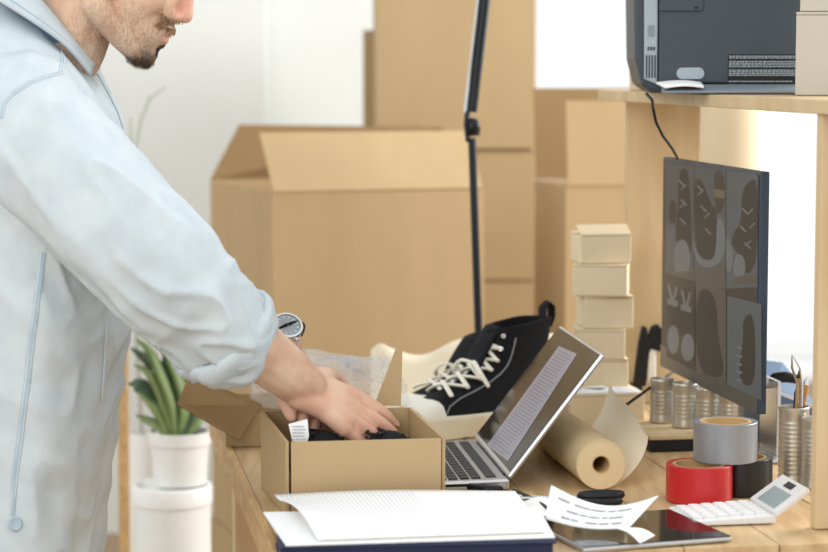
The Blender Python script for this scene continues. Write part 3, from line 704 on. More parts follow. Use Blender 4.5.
f0, f1, f2, f3 = T(318, 541, .7815), T(546, 533, .7815), T(515, 490.5, .7815), T(274, 496, .7815)
def LP(u, w):
    p = (f0 * (1 - u) + f1 * u) * (1 - w) + (f3 * (1 - u) + f2 * u) * w
    z = .0015 + .012 * max(0, 1 - u * 3) ** 2 * math.sin(math.pi * min(1, w * 1.15)) + .003 * math.sin(u * 4) * w
    return p + V(0, 0, z)
M().grid(LP, 36, 14).build('page', 'paper', lp, solid=.0008, smooth=80)
M().grid(lambda u, w: LP(u * .96 + .02, w * .94 + .0) + V(.004, .002, -.0018 - .0 * w), 20, 8).build('page', 'page', lp, solid=.0006, smooth=80)
tx = M()
for i in range(30):
    u = .02 + i * .0185
    for w0 in (0,):
        for j in range(10):
            w = .42 + .54 * j / 10; q = [LP(u, w), LP(u + .0032, w), LP(u + .0032, w + .054), LP(u, w + .054)]
            tx.add([x + V(0, 0, .0008) for x in q], [(0, 1, 2, 3)])
tx.build('ruled_lines', 'line', lp)

# ------------------------------------------------------------------ laptop
hC = T(507, 480, .765); hF = T(474, 440, .765)
hx = (hF - hC).normalized(); hl = (hF - hC).length; lx = V(hx.y, -hx.x, 0)
if lx.x > 0: lx = -lx            # towards the user (left)
lap = thing('laptop', V(*((hC + hF) / 2 + lx * .1).xy, .7508), 'open silver laptop with a grey document on its screen', 'laptop')
bdp = .175
def LB(u, w, z): q = hC + hx * u + lx * w; return V(q.x, q.y, z)
base = M().hexa([LB(0, -.004, .7512), LB(hl, -.004, .7512), LB(hl, bdp, .7512), LB(0, bdp, .7512), LB(0, -.004, .766), LB(hl, -.004, .766), LB(hl, bdp, .761), LB(0, bdp, .761)]).build('base', 'alu', lap, bevel=.003)
def deckz(w): return .766 - .005 * w / bdp
M().hexa([LB(.02, .012, .7655), LB(hl - .02, .012, .7655), LB(hl - .02, .026, .7655), LB(.02, .026, .7655), LB(.02, .012, .7668), LB(hl - .02, .012, .7668), LB(hl - .02, .026, .7665), LB(.02, .026, .7665)]).build('speaker_strip', 'keys', base)
for i in range(6):
    for j in range(14):
        u0 = .016 + j * (hl - .032) / 14; w0 = .034 + i * .0158; du = (hl - .032) / 14 - .003; dw = .0125; z = deckz(w0)
        M().hexa([LB(u0, w0, z - .001), LB(u0 + du, w0, z - .001), LB(u0 + du, w0 + dw, z - .001), LB(u0, w0 + dw, z - .001), LB(u0, w0, z + .0016), LB(u0 + du, w0, z + .0016), LB(u0 + du, w0 + dw, z + .0013), LB(u0, w0 + dw, z + .0013)]).build('key', 'keys', base)
M().hexa([LB(hl * .34, .13, .761), LB(hl * .66, .13, .761), LB(hl * .66, .168, .761), LB(hl * .34, .168, .761), LB(hl * .34, .13, .7634), LB(hl * .66, .13, .7634), LB(hl * .66, .168, .7622), LB(hl * .34, .168, .7622)]).build('trackpad', 'printer3', base)
M().hexa([LB(-.0008, .03, .757), LB(-.0008, .11, .757), LB(.001, .11, .757), LB(.001, .03, .757), LB(-.0008, .03, .7605), LB(-.0008, .11, .7605), LB(.001, .11, .7605), LB(.001, .03, .7605)]).build('port_slot', 'black', base)
tB = plane_hit(602, 353, hC, hx) ; sv = tB - (hC + V(0, 0, .004)); sl = sv.length; svn = sv.normalized(); sno = hx.cross(svn).normalized()
if sno.x > 0: sno = -sno          # screen normal towards the user
def LS(u, s_, o_): return hC + V(0, 0, .004) + hx * u + svn * s_ + sno * o_
def lsbox(u0, u1, s0, s1, o0, o1): return M().hexa([LS(u0, s0, o0), LS(u1, s0, o0), LS(u1, s0, o1), LS(u0, s0, o1), LS(u0, s1, o0), LS(u1, s1, o0), LS(u1, s1, o1), LS(u0, s1, o1)])
lid = lsbox(0, hl, 0, sl, -.007, 0).build('screen_lid', 'alu', lap, bevel=.003)
lsbox(.004, hl - .004, .008, sl - .004, 0, .0008).build('screen', 'screen', lid)
# document window on the screen
def lsq(px, py): return plane_hit(px, py, LS(0, 0, .0012), sno)
dq = [(559, 346), (577, 354), (508, 461), (487, 445)]
doc = M().add([lsq(*p) for p in dq], [(0, 1, 2, 3)]).build('document_window', 'doc', lid)
tx = M()
for i in range(34):
    t = .03 + i * .0285
    a_ = Vector(dq[0]) * (1 - t) + Vector(dq[3]) * t; b_ = Vector(dq[1]) * (1 - t) + Vector(dq[2]) * t
    t2 = t + .011; c2_ = Vector(dq[0]) * (1 - t2) + Vector(dq[3]) * t2; d2_ = Vector(dq[1]) * (1 - t2) + Vector(dq[2]) * t2
    f1_ = random.uniform(.7, .92)
    q = [a_.lerp(b_, .1), a_.lerp(b_, f1_), c2_.lerp(d2_, f1_), c2_.lerp(d2_, .1)]
    tx.add([plane_hit(p.x, p.y, LS(0, 0, .0015), sno) for p in q], [(0, 1, 2, 3)])
tx.build('document_text', 'docline', doc)
M().tube([LB(.03, -.003, .7655), LB(hl - .03, -.003, .7655)], .004, 10).build('hinge', 'black', lap, smooth=50)

# ------------------------------------------------------------------ kraft paper roll
e_ = T(601, 489, .7508); rr_ = .0335; rc0 = V(e_.x, e_.y + .004, .7508 + rr_)
far = T(520, 425, .7508); ax = V(far.x - e_.x, far.y - e_.y, 0).normalized(); rl = .36
kr = thing('paper_roll', V(*(rc0 + ax * rl / 2).xy, .7508), 'roll of kraft wrapping paper with a loose end, behind the laptop', 'paper roll')
def spiral(mm, r0, r1):
    mm.ring(r0, r1, 0, rl, rc0, 48, ax)
mm = M(); spiral(mm, .0128, rr_); mm.build('winding', 'kraft', kr, smooth=40)
M().ring(.0112, .0127, -.0005, rl + .0005, rc0, 32, ax).build('core_tube', 'core', kr, smooth=40)
M().ring(rr_ + .0002, rr_ + .0012, -.001, rl - .001, rc0, 48, ax).build('outer_layer', 'kraft', kr, smooth=40)
sd = V(ax.y, -ax.x, 0)        # right side of the roll
def LOOSE(u, w):             # u along the roll, w away from it
    p = rc0 + ax * (.004 + u * (rl - .06)) 
    ang = -.5 + 1.0 * w
    x = rr_ * .5 + .056 * math.sin(1.5 * w) + .02 * w * u
    z = -rr_ + .002 + .068 * w ** 1.5 + (.026 * u + .004 * math.sin(9 * u + 4 * w)) * w
    return p + sd * x + V(0, 0, z) + ax * (.02 * w)
M().grid(LOOSE, 24, 14).build('loose_end', 'cream', kr, smooth=80)

# ------------------------------------------------------------------ low carton with wrapped packet, five small boxes
lc0 = T(571, 428, .7508); lw = .125
zlc = P(571, 396, lc0.y).z
closed_carton('flat_carton', frame_pts(lc0 + DD * .012, PHI, lw, .15), .7508, zlc, 'flat pale carton under the wrapped packet and small boxes', None, 'card_pale', tape=False)
pk = thing('wrapped_packet', lc0 + DD * .05 + V(.06, 0, zlc - .75), 'clear plastic packet lying on the flat carton', 'packet')
pk0 = lc0 + DD * .012
def PKT(u, w):
    b = 4 * w * (1 - w)
    return V(*(pk0 + DR * (.006 + u * (lw - .01)) + DD * (.004 + .03 * w)).xy, zlc + .0008 + .007 * b * (1 + .35 * noise.noise(V(u * 9, w * 4, 2))) * min(1, 6 * u, 6 * (1 - u)) ** .5)
M().grid(PKT, 24, 10).build('packet_film', 'gbg', pk, smooth=80)
M().box(V(*(pk0 + DR * .05 + DD * .02).xy, zlc + .0088), (.03, .016, .0006), rotz(PHI)).build('packet_label', 'white', pk)
sbD = lc0.y + .07
stack = [  # left px, right px, top py, bottom py, rot, open, label
    (582, 628, 354, 384, 2, 0, 'lowest of the five small boxes stacked by the shelf upright'),
    (573, 624, 324, 353, -4, 0, 'second lowest small box of the stack by the shelf upright'),
    (583, 633, 291, 321, 6, 0, 'middle small box of the stack by the shelf upright'),
    (571, 625, 259, 291, -8, 0, 'second small box from the top of the stack'),
    (579, 630.5, 226, 259, 9, 1, 'topmost small box of the stack, its lid flap lifted')]
zprev = zlc + .0005; off = P(0, 384, sbD).z - zprev
for i, (x0, x1, yt, yb, rt, op_, lab) in enumerate(stack):
    z1 = P(600, yt, sbD).z - off; w = (x1 - x0) / F * sbD; A = V((x0 - 414) / F * sbD, sbD, 0)
    r = math.radians(rt)
    closed_carton('small_box', frame_pts(A + V(.004, 0, 0), r, w / math.cos(r), .075), zprev, z1 - (.0045 if op_ else 0), lab, 'small boxes in the stack', 'card_pale', tape=False, gap=.001, lift=.013 if op_ else 0)
    zprev = z1 + .0006
# black stapler leaning up beside the stack, white strip, cable
s0 = T(643, 412, .7508) + DD * .06
hd = thing('stapler', V(s0.x, s0.y, .7508), 'black stapler standing upright beside the tin cans', 'stapler')
yS = s0.y
M().slab([P(632, 384, yS), P(645, 385, yS), P(649, 345, yS), P(646, 326, yS), P(641, 325, yS), P(637, 345, yS)], .02).build('arm', 'black', hd, bevel=.003)
M().slab([P(646, 380, yS), P(655, 381, yS), P(655, 350, yS), P(651, 347, yS), P(647, 352, yS)], .018).build('magazine', 'white', hd, bevel=.003)
M().slab([P(645, 346, yS), P(661, 351, yS), P(664, 330, yS), P(657, 323, yS), P(650, 326, yS)], .02).build('head', 'black', hd, bevel=.003)
qz = V(s0.x, s0.y + .01, 0)
M().box((qz.x, qz.y, (.7508 + P(640, 384, yS).z) / 2), (.03, .022, P(640, 384, yS).z - .7508)).build('base', 'black', hd, bevel=.003)
tag(M().tube([P(626, 405, 3.35), P(640, 395, 3.37), P(655, 384, 3.42), P(672, 373, 3.5), P(684, 362, 3.56)], .0024, 8).build('monitor_cable', 'black', smooth=60), 'black cable running from the roll up behind the monitor', 'cable')
# tall kraft tube behind the shelf
kt = V((731 - 414) / F * 4.25, 4.25, 0)
tt = thing('standing_roll', kt, 'tall brown paper roll standing on the floor behind the shelf', 'paper roll')
M().ring(.03, .064, 0, 1.6, kt, 48).build('winding', 'card_pale', tt, smooth=40)
M().ring(.026, .0298, .0, 1.602, kt, 32).build('core_tube', 'core', tt, smooth=40)

# ------------------------------------------------------------------ lamp
yl = 3.845
lampb = P(480, 410, yl)
la = thing('desk_lamp', V(lampb.x, lampb.y, .7505), 'black jointed desk lamp standing behind the sneakers', 'lamp')
M().lathe([(.05, 0), (.05, .008), (.045, .014), (.012, .018), (.01, .03)], V(lampb.x, lampb.y, .7505), 32).build('base', 'blackmetal', la, smooth=40)
jt = P(472, 138, yl); top = P(486.5, 0, yl); ext = jt + (top - jt) * 1.9
M().tube([V(lampb.x, lampb.y, .778), jt], .0088, 12, flat=.8).build('lower_arm', 'blackmetal', la, smooth=40)
jt2 = P(471.5, 112, yl)
M().tube([jt2, ext], .0098, 12).build('upper_arm', 'blackmetal', la, smooth=40)
dv = (ext - jt2).normalized()
M().tube([jt2 + V(-.0115, -.005, .0), ext + V(-.0115, -.005, 0)], .0028, 8).build('tension_rod', 'chrome', la, smooth=40)
M().tube([P(467.5, 106, yl), P(467, 125, yl), P(468, 142, yl)], [.007, .0105, .007], 12, flat=.6).build('joint_plate', 'blackmetal', la, smooth=40)
jk = M().lathe([(.014, -.009), (.016, -.006), (.016, .006), (.014, .009)], P(472, 127, yl), 20, (1, .3, 0)).build('joint', 'blackmetal', la, smooth=40)
M().lathe([(.012, 0), (.012, .004), (.007, .006)], P(476.5, 129, yl), 16, (1, -.3, 0)).build('joint_knob', 'blackmetal', la, smooth=40)
M().lathe([(.012, .09), (.03, .085), (.05, .05), (.075, 0), (.072, 0), (.047, .05), (.028, .08), (.01, .085)], ext + V(.05, -.02, -.05), 32).build('lamp_shade', 'blackmetal', la, smooth=40)
M().tube([ext, ext + V(.05, -.02, .035)], .006, 10).build('shade_arm', 'blackmetal', la, smooth=40)

# ------------------------------------------------------------------ sneakers
def make_sneaker(label):
    root = thing('sneaker', (0, 0, 0), label, 'sneaker', 'pair of black high-top sneakers')
    def outline(z, x0, x1, w, n=36, tp=2.4):
        pts = []
        for i in range(n):
            t = 2 * math.pi * i / n; c, s_ = math.cos(t), math.sin(t)
            cx = (x0 + x1) / 2; a_ = (x1 - x0) / 2
            x = cx + a_ * math.copysign(abs(c) ** (2 / tp), c)
            f_ = (x - x0) / max(1e-4, (x1 - x0))
            ww = w * (.80 + .34 * f_ - .12 * f_ ** 3) if x1 - x0 > .18 else w
            pts.append(V(x, ww * math.copysign(abs(s_) ** (2 / tp), s_), z))
        return pts
    def loft(secs, capb=True, capt=True):
        m_ = M(); n = len(secs[0]); 
        for s_ in secs: m_.v += [tuple(p) for p in s_]
        for i in range(len(secs) - 1):
            for j in range(n): m_.f.append((i * n + j, i * n + (j + 1) % n, (i + 1) * n + (j + 1) % n, (i + 1) * n + j))
        if capb: m_.f.append(tuple(range(n - 1, -1, -1)))
        if capt: m_.f.append(tuple((len(secs) - 1) * n + j for j in range(n)))
        return m_
    so = loft([outline(0, .004, .272, .043), outline(.003, 0, .276, .046), outline(.024, 0, .277, .046), outline(.026, .003, .274, .044)]).build('sole', 'rubber', root, smooth=50)
    loft([outline(.0145, -.0006, .2778, .0468), outline(.0165, -.0006, .2778, .0468)]).build('sole_stripe', 'stitch', so, smooth=50)
    prof = [(.024, .004, .268, .0425), (.034, .003, .266, .042), (.043, .003, .254, .041), (.051, .004, .236, .04), (.060, .005, .204, .038), (.070, .006, .176, .036), (.082, .007, .153, .0345), (.095, .007, .138, .0335), (.11, .006, .129, .033), (.13, .004, .123, .033), (.15, .001, .119, .034), (.166, -.002, .117, .0345)]
    secs = [outline(z, a_, b_, w) for z, a_, b_, w in prof]
    # collar dips towards the front
    secs[-1] = [V(p.x, p.y, p.z - .012 * max(0, (p.x - .03) / .09)) for p in secs[-1]]
    inner = [[V((p.x - .06) * .9 + .06, p.y * .88, p.z) for p in s_] for s_ in secs[-1:-5:-1]]
    loft(secs + inner).build('upper', 'canvas', root, smooth=60)
    # toe cap
    tc = []
    for z, a_, b_, w in [(.0235, .225, .2725, .0415), (.034, .228, .271, .0395), (.043, .23, .259, .036), (.0485, .232, .249, .028), (.0505, .234, .243, .014)]:
        pts = []
        for i in range(20):
            t = -math.pi / 2 + math.pi * i / 19
            pts.append(V(a_ + (b_ - a_) * abs(math.cos(t)) ** .8, w * math.sin(t), z))
        for i in range(6): pts.append(V(a_ - .0, w * (1 - 2 * (i + 1) / 7), z))
        tc.append(pts)
    loft(tc).build('toe_cap', 'rubber', root, smooth=60)
    # tongue, heel tab, heel strip
    M().grid(lambda u, w: V(.152 - .046 * u + .004 * math.sin(3 * u), -.02 + .04 * w, .088 + .068 * u + .003 * math.sin(math.pi * w)), 10, 6).build('tongue', 'canvas', root, solid=.005, smooth=60)
    M().tube([V(-.002, 0, .15), V(-.009, 0, .165), V(-.009, 0, .182), V(.0, 0, .189), V(.009, 0, .18), V(.010, 0, .16)], .0105, 10, flat=.28, up=(1, 0, 0)).build('pull_tab', 'canvas', root, smooth=60)
    # instep frames for eyelets/laces
    def front_x(z):
        for i in range(len(prof) - 1):
            if prof[i][0] <= z <= prof[i + 1][0]:
                t = (z - prof[i][0]) / (prof[i + 1][0] - prof[i][0]); return prof[i][2] * (1 - t) + prof[i + 1][2] * t, prof[i][3] * (1 - t) + prof[i + 1][3] * t
        return prof[-1][2], prof[-1][3]
    rows = [.054, .064, .075, .088, .103, .121, .141]
    eye = {}
    for k, z in enumerate(rows):
        fx, w = front_x(z)
        for s_ in (-1, 1):
            x = fx - .016; y = s_ * w * .72; p = V(x, y, z + .002); nn = V(.55, s_ * .62, .5 if z < .1 else .15).normalized(); eye[(k, s_)] = (p, nn)
            if k < 7: M().ring(.0016, .0034, -.001, .0022, p + nn * .0035, 12, nn).build('eyelet', 'rubber' if k != 5 else 'chrome', root, smooth=40)
    for k in range(6):
        for s_ in (-1, 1):
            if k == 5 and s_ == 1: pass
            p, n1_ = eye[(k, s_)]; q_, n2_ = eye[(min(k + 1, 6), -s_)]
            if k >= 5: q_, n2_ = eye[(k, -s_)]
            md = (p + q_) / 2 + V(.013, 0, .012) + V(0, 0, .002 * s_)
            if k < 5 or s_ == -1:
                M().rtube([p + n1_ * .005, p.lerp(md, .5) + n1_ * .005, md, q_.lerp(md, .5) + n2_ * .005, q_ + n2_ * .005], [.0046] * 5, 8, flat=.55).build('lace', 'lace', root, smooth=60)
    # bow loops
    for s_, L2 in ((-1, .05), (1, .044)):
        b0_ = V(.146, 0, .1)
        M().rtube([b0_, b0_ + V(.012, s_ * .018, .004), b0_ + V(.012, s_ * .036, -.012), b0_ + V(.004, s_ * .044, -.03)], [.0044, .0046, .0046, .0038], 8, flat=.6).build('lace', 'lace', root, smooth=60)
    # stitched line along the side
    for s_ in (-1, 1):
        pts = []
        for k in range(11):
            z = .03 + .11 * k / 10; fx, w = front_x(z); x = fx - .034 - (.02 if z < .06 else 0) * (1 - z / .06)
            x0 = .005; cx = (x0 + fx) / 2; a_ = (fx - x0) / 2; rel = min(1, abs((x - cx) / a_)); y = w * (1 - rel ** 2.4) ** (1 / 2.4)
            f_ = (x - x0) / (fx - x0); y *= (.80 + .34 * f_ - .12 * f_ ** 3) if fx - x0 > .18 else 1
            pts.append(V(x, s_ * (y + .0012), z))
        M().tube(pts, .0011, 6).build('stitching', 'stitch', root)
    return root
def kids(o): return [c for c in bpy.data.objects if c.parent == o]
def copy_tree(o, parent=None):
    c = o.copy(); COL.objects.link(c); c.parent = parent
    for ch in kids(o): copy_tree(ch, c)
    return c
snA = make_sneaker('black high-top sneaker standing upright with cream laces behind the laptop')
snB = copy_tree(snA); snB['label'] = 'black sneaker lying on its side behind the upright one, white toe showing'
toeA = T(408, 433, .757)
yawA = math.atan2(-.56, -.83)
snA.rotation_euler = (0, 0, yawA); dA = V(math.cos(yawA), math.sin(yawA), 0)
snA.location = V(toeA.x, toeA.y, .7575) - dA * .272
yawB = math.atan2(-.70, -.71); dB = V(math.cos(yawB), math.sin(yawB), 0)
snB['label'] = 'black sneaker half hidden behind the upright one, only its toe and vamp showing'
tB_ = P(402, 396, toeA.y + .085); snB.scale = (1, 1, .76)
snB.rotation_euler = (0, 0, yawB); snB.location = V(tB_.x, tB_.y, .763) - dB * .272
# wrapper paper under the pair
wp0, wp1, wp2, wp3 = T(438, 441, .752), T(484, 437, .752), T(570, 405, .752), T(424, 411, .752)
g0, g1, g2, g3 = T(441, 441, .7515), T(481, 436, .7515), V(.25, 3.80, .7515), V(-.045, 3.66, .7515)
def WR(u, w):
    u2 = min(1, max(0, (u - .15) / .7)); w2 = min(1, max(0, (w - .15) / .7))
    p = (g0 * (1 - u2) + g1 * u2) * (1 - w2) + (g3 * (1 - u2) + g2 * u2) * w2
    z = 0
    if w < .15: k_ = (.15 - w) / .15; p += V(-.006, -.006, 0) * k_ + V(.02 * (2 * u - 1), 0, 0) * k_; z = max(z, .036 * k_)
    if w > .85: k_ = (w - .85) / .15; p += V(0, .02, 0) * k_; z = max(z, (.10 + .012 * math.sin(u * 17)) * k_)
    if u < .15: k_ = (.15 - u) / .15; p += V(-.028, 0, 0) * k_; z = max(z, (.028 + .014 * math.sin(w * 6)) * k_)
    if u > .85: k_ = (u - .85) / .15; p += V(.012, 0, 0) * k_; z = max(z, .03 * k_)
    return p + V(0, 0, z + .003 * max(0, noise.noise(V(u * 6, w * 6, 1))) )
tag(M().grid(WR, 34, 34).build('wrapping_paper', 'cream', smooth=50, solid=.0012), 'cream wrapping paper folded up around the pair of sneakers', 'paper')

# ------------------------------------------------------------------ shoe box in front and tray with bubble wrap
bA = T(286.5, 517, .7508); bB = T(446, 512, .7508)
rb = math.atan2(bB.y - bA.y, bB.x - bA.x); rb = max(rb, math.radians(4))
wb = (bB.x - bA.x) / math.cos(rb); zb1 = P(288, 442.5, bA.y).z
dirb = math.radians(13)
xA = V(math.cos(rb), math.sin(rb), 0); yA = V(-math.sin(dirb), math.cos(dirb), 0)
dpb = .208
bp4 = [V(bA.x, bA.y, 0), V(bA.x, bA.y, 0) + xA * wb, V(bA.x, bA.y, 0) + xA * wb + yA * dpb, V(bA.x, bA.y, 0) + yA * dpb]
sb = open_carton('shoe_box', bp4, .7512, zb1, 'open brown shoe box the man is packing on the table', [], t=.0042, gap=.0066, rise=.009)
hA = P(374, 403, bp4[2].y + .003); hB = P(401, 402, bp4[2].y + .003); hA.z = hB.z = zb1 + .0105
M().slab([hA, hB, P(403, 334, hB.y + .02), P(400, 337, hB.y + .02)], .003).build('ear_flap', 'card', sb)
tg = T(288, 447, .80)
yt = bA.y + .03
tgq = [P(293.5, 446, yt), P(306, 446, yt), P(309, 436, yt), P(307.5, 419, yt - .004), P(288.5, 424, yt - .004)]
tgo = thing('paper_tag', V(tgq[0].x, tgq[0].y, .79), 'small white printed tag sticking up inside the shoe box', 'tag')
lowq = [P(295, 470, yt + .004), P(306, 470, yt + .004)]
M().slab([lowq[0], lowq[1], tgq[1], tgq[2], tgq[3], tgq[4], tgq[0]], .0007).build('tag_card', 'paper', tgo)
tx = M()
for r in range(5):
    y_ = 426 + r * 3.2; x_ = 292.5
    while x_ < 304:
        l_ = random.uniform(.8, 2); q = [P(x_, y_ + 1.2, yt - .0065), P(x_ + l_, y_ + 1, yt - .0065), P(x_ + l_, y_, yt - .0065), P(x_, y_ + .2, yt - .0065)]; tx.add(q, [(0, 1, 2, 3)]); x_ += l_ + .6
tx.build('tag_print', 'ink', tgo)
# black knitted shoes lying in the box
for (px, py, rx, lab) in ((389, 452, .043, 'black knitted shoe under the man\'s fingertips in the shoe box'), (322, 458, .044, 'black knitted shoe at the left in the shoe box')):
    c = P(px, py, bA.y + .135); c.z = .757 + .04
    root = thing('knitted_shoe', V(c.x, c.y, .756), lab, 'shoe', 'knitted shoes in the box')
    m_ = M(); n = 28; rg = 22
    for i in range(rg + 1):
        t = i / rg; xx = -rx + 2 * rx * t; pr_ = math.sin(math.pi * (.04 + .92 * t)) ** .55; rbm = 1 + .05 * math.sin(i * 2.9)
        for j in range(n):
            a_ = 2 * math.pi * j / n; zz = math.sin(a_); m_.v.append(tuple(c + V(xx, .034 * pr_ * math.cos(a_) * rbm, (.044 if zz > 0 else .0385) * pr_ * zz * rbm)))
    for i in range(rg):
        for j in range(n): m_.f.append((i * n + j, i * n + (j + 1) % n, (i + 1) * n + (j + 1) % n, (i + 1) * n + j))
    m_.f += [tuple(range(n - 1, -1, -1)), tuple(rg * n + j for j in range(n))]
    m_.build('knit_upper', 'knit', root, smooth=60)
    M().tube([c + V(rx * .3 * math.cos(t) - rx * .4, .018 * math.sin(t), .0415) for t in [2 * math.pi * i / 16 for i in range(17)]], .0022, 8, False).build('cuff_rib', 'lining', root, smooth=60)
# shallow tray behind with flap and bubble wrap
tA = T(226, 447, .7508); tD = T(212, 424, .7508)
xr = -.112
tr4 = [V(tA.x, tA.y, 0), V(xr - .005, tA.y + .02, 0), V(xr - .05, tD.y + .02, 0), V(tD.x, tD.y, 0)]
ty_ = open_carton('carton_tray', tr4, .7512, .80, 'shallow open carton with bubble wrap, one flap folded out over the table edge', [], t=.0035)
M().slab([P(239, 441, tA.y - .03), P(262, 405, tA.y + .01), P(189, 375, tA.y + .02), P(177, 405, tA.y - .04)], .003).build('flap', 'card_shade', ty_)
def BUB():
    m_ = M()
    c = V(-.135, tA.y + .06, .83)
    def S(u, w):
        a_ = 2 * math.pi * u; t = math.pi * w
        q = V(.1 * math.sin(t) * math.cos(a_), .085 * math.sin(t) * math.sin(a_), .05 * math.cos(t))
        n1 = noise.noise(q * 16 + V(3, 1, 2)); n2 = noise.noise(q * 42)
        p = c + V(q.x, q.y, q.z * (1.1 + 3.2 * max(0, q.x + .0))) * (1 + .38 * n1 + .14 * n2)
        p.z = max(p.z, .806 + .004 * n2); 
        return p
    m_.grid(S, 80, 44); return m_, S
mb, S = BUB()
bw = thing('bubble_wrap', V(-.14, tA.y + .075, .8), 'crumpled clear bubble wrap piled in the shallow carton', 'bubble wrap')
mb.build('film', 'film', bw, smooth=60)
bb_ = M()
for i in range(46):
    for j in range(5, 17):
        u = (i + .5 * (j % 2)) / 46; w = j / 34
        p = S(u, w); pn_ = (S(u + .004, w) - p).cross(S(u, w + .004) - p)
        if pn_.length < 1e-9: continue
        pn_.normalize()
        if pn_.z < 0 and j < 12: pn_ = -pn_
        bb_.sphere(p, (.0042, .0042, .0024), V(0, 0, 1).rotation_difference(pn_).to_matrix(), 8, 5)
bo = bb_.build('bubbles', 'film', bw, smooth=80); bo['kind'] = 'stuff'

# ------------------------------------------------------------------ plant, pots, post
yp = 4.05
pc_ = P(178, 484, yp); pcz = pc_.z
stand = thing('plant_stand', V(P(169, 484, yp).x, yp, 0), 'white cylindrical plant stand with a wide rim', 'stand')
sx = P(172, 484, yp).x
M().lathe([(.072, 0), (.072, pcz - .036), (.0755, pcz - .034), (.0755, pcz - .003), (.073, pcz), (.066, pcz), (.064, pcz - .012)], V(sx, yp, 0), 48).build('cylinder', 'ceramic', stand, smooth=40)
pot = thing('flower_pot', V(pc_.x + .004, yp, pcz), 'white ceramic pot with a succulent on the plant stand', 'flower pot')
zt3 = P(178, 431, yp).z
ph = zt3 - pcz
M().lathe([(.046, .0), (.05, .002), (.0545, ph * .75), (.058, ph * .77), (.059, ph), (.054, ph), (.053, ph * .85), (.05, ph * .84)], V(pc_.x + .004, yp, pcz + .0005), 40).build('pot', 'ceramic', pot, smooth=40)
M().lathe([(.05, 0), (.045, .006), (.02, .009)], V(pc_.x + .004, yp, pcz + ph * .84), 24).build('soil', 'soil', pot, smooth=60)
su = thing('succulent', V(pc_.x, yp, zt3 - .01), 'green succulent with thick arching leaves in the white pot', 'plant')
def leaf(pts, r, m, root=su): M().rtube(pts, [x * 1.2 for x in r], 10, flat=.45).build('leaf', m, root, smooth=70)
zb3 = 433
for (pth, rr2, m) in (
    (((176, 433), (172, 405), (163, 380), (150, 352), (138, 340)), (.014, .02, .02, .015, .004), 'leaf'),
    (((180, 433), (184, 410), (180, 385), (170, 362), (160, 345)), (.013, .02, .021, .015, .004), 'leaf'),
    (((170, 433), (160, 412), (150, 402), (140, 394)), (.012, .016, .013, .004), 'leaf'),
    (((184, 433), (190, 415), (186, 390), (188, 370)), (.011, .015, .013, .004), 'leaf2'),
    (((188, 434), (196, 424), (203, 416)), (.011, .013, .004), 'leaf'),
    (((168, 434), (158, 425), (148, 420), (138, 416)), (.011, .014, .012, .004), 'leaf'),
    (((174, 433), (160, 395), (148, 372), (136, 366)), (.012, .014, .013, .004), 'leaf'),
    (((172, 433), (154, 400), (140, 385), (132, 384)), (.012, .02, .02, .006), 'leaf2'),
    (((178, 433), (165, 375), (150, 362), (134, 350)), (.012, .02, .02, .006), 'leaf2'),
    (((182, 433), (172, 395), (168, 360), (164, 340)), (.012, .02, .02, .006), 'leaf2')):
    dd = random.uniform(-.02, .03) if m == 'leaf' else .04
    leaf([P(x, y, yp + dd * min(1, i * .6)) for i, (x, y) in enumerate(pth)], rr2, m)
vz = thing('vase', V(P(144, 480, 4.6).x, 4.6, 0), 'tall white vase behind the plant stand', 'vase')
vx = P(144, 480, 4.6).x; vt = P(144, 432, 4.6).z
M().lathe([(.036, 0), (.04, .1), (.038, vt * .6), (.036, vt * .85), (.034, vt), (.03, vt), (.03, vt * .8)], V(vx, 4.6, 0), 32).build('vase_body', 'ceramic', vz, smooth=60)
br = thing('dry_branch', V(vx, 4.6, vt - .05), 'pale bare branch rising from the tall vase against the wall', 'branch')
M().tube([V(vx, 4.6, vt - .1), P(136, 330, 4.6), P(133, 200, 4.6), P(136, 150, 4.6), P(141, 120, 4.6), P(150, 98, 4.6), P(166, 87, 4.6)], [.004, .004, .0038, .0036, .0036, .003, .0015], 8).build('stem', 'stem', br, smooth=60)
M().tube([P(133, 210, 4.6), P(130, 160, 4.6), P(131, 118, 4.6)], [.0035, .003, .0015], 8).build('twig', 'stem', br, smooth=60)
po = P(123, 400, 4.35)
wp = thing('wooden_post', V(po.x, 4.35, 0), 'narrow wooden post standing behind the man and the plant', 'post')
M().box((po.x, 4.35, P(123, 345, 4.35).z / 2), (.021, .021, P(123, 345, 4.35).z)).build('shaft', 'wood_edge', wp, bevel=.003)
M().box((po.x, 4.35, .01), (.12, .12, .02)).build('foot', 'wood_edge', wp, bevel=.003)

# ------------------------------------------------------------------ the man
YC = 2.98
man = thing('person', V(P(20, 552, YC).x, YC, 0), 'man in a pale denim shirt packing a shoe box, face turned down', 'person')
def voxel(mb, name, m, vox, sm=6, disp=None, parent=man):
    o = mb.build(name + '_raw', m)
    q = o.modifiers.new('r', 'REMESH'); q.mode = 'VOXEL'; q.voxel_size = vox; q.use_smooth_shade = True
    q = o.modifiers.new('s', 'SMOOTH'); q.factor = .5; q.iterations = sm
    dg = bpy.context.evaluated_depsgraph_get(); me = bpy.data.meshes.new_from_object(o.evaluated_get(dg))
    bpy.data.objects.remove(o)
    if disp:
        ns = [v.normal.copy() for v in me.vertices]
        for v, n_ in zip(me.vertices, ns): v.co += n_ * disp(v.co, n_)
        me.update()
    me.name = name; me.shade_smooth()
    if not me.materials: me.materials.append(K[m])
    r = bpy.data.objects.new(name, me); COL.objects.link(r); attach(r, parent); return r
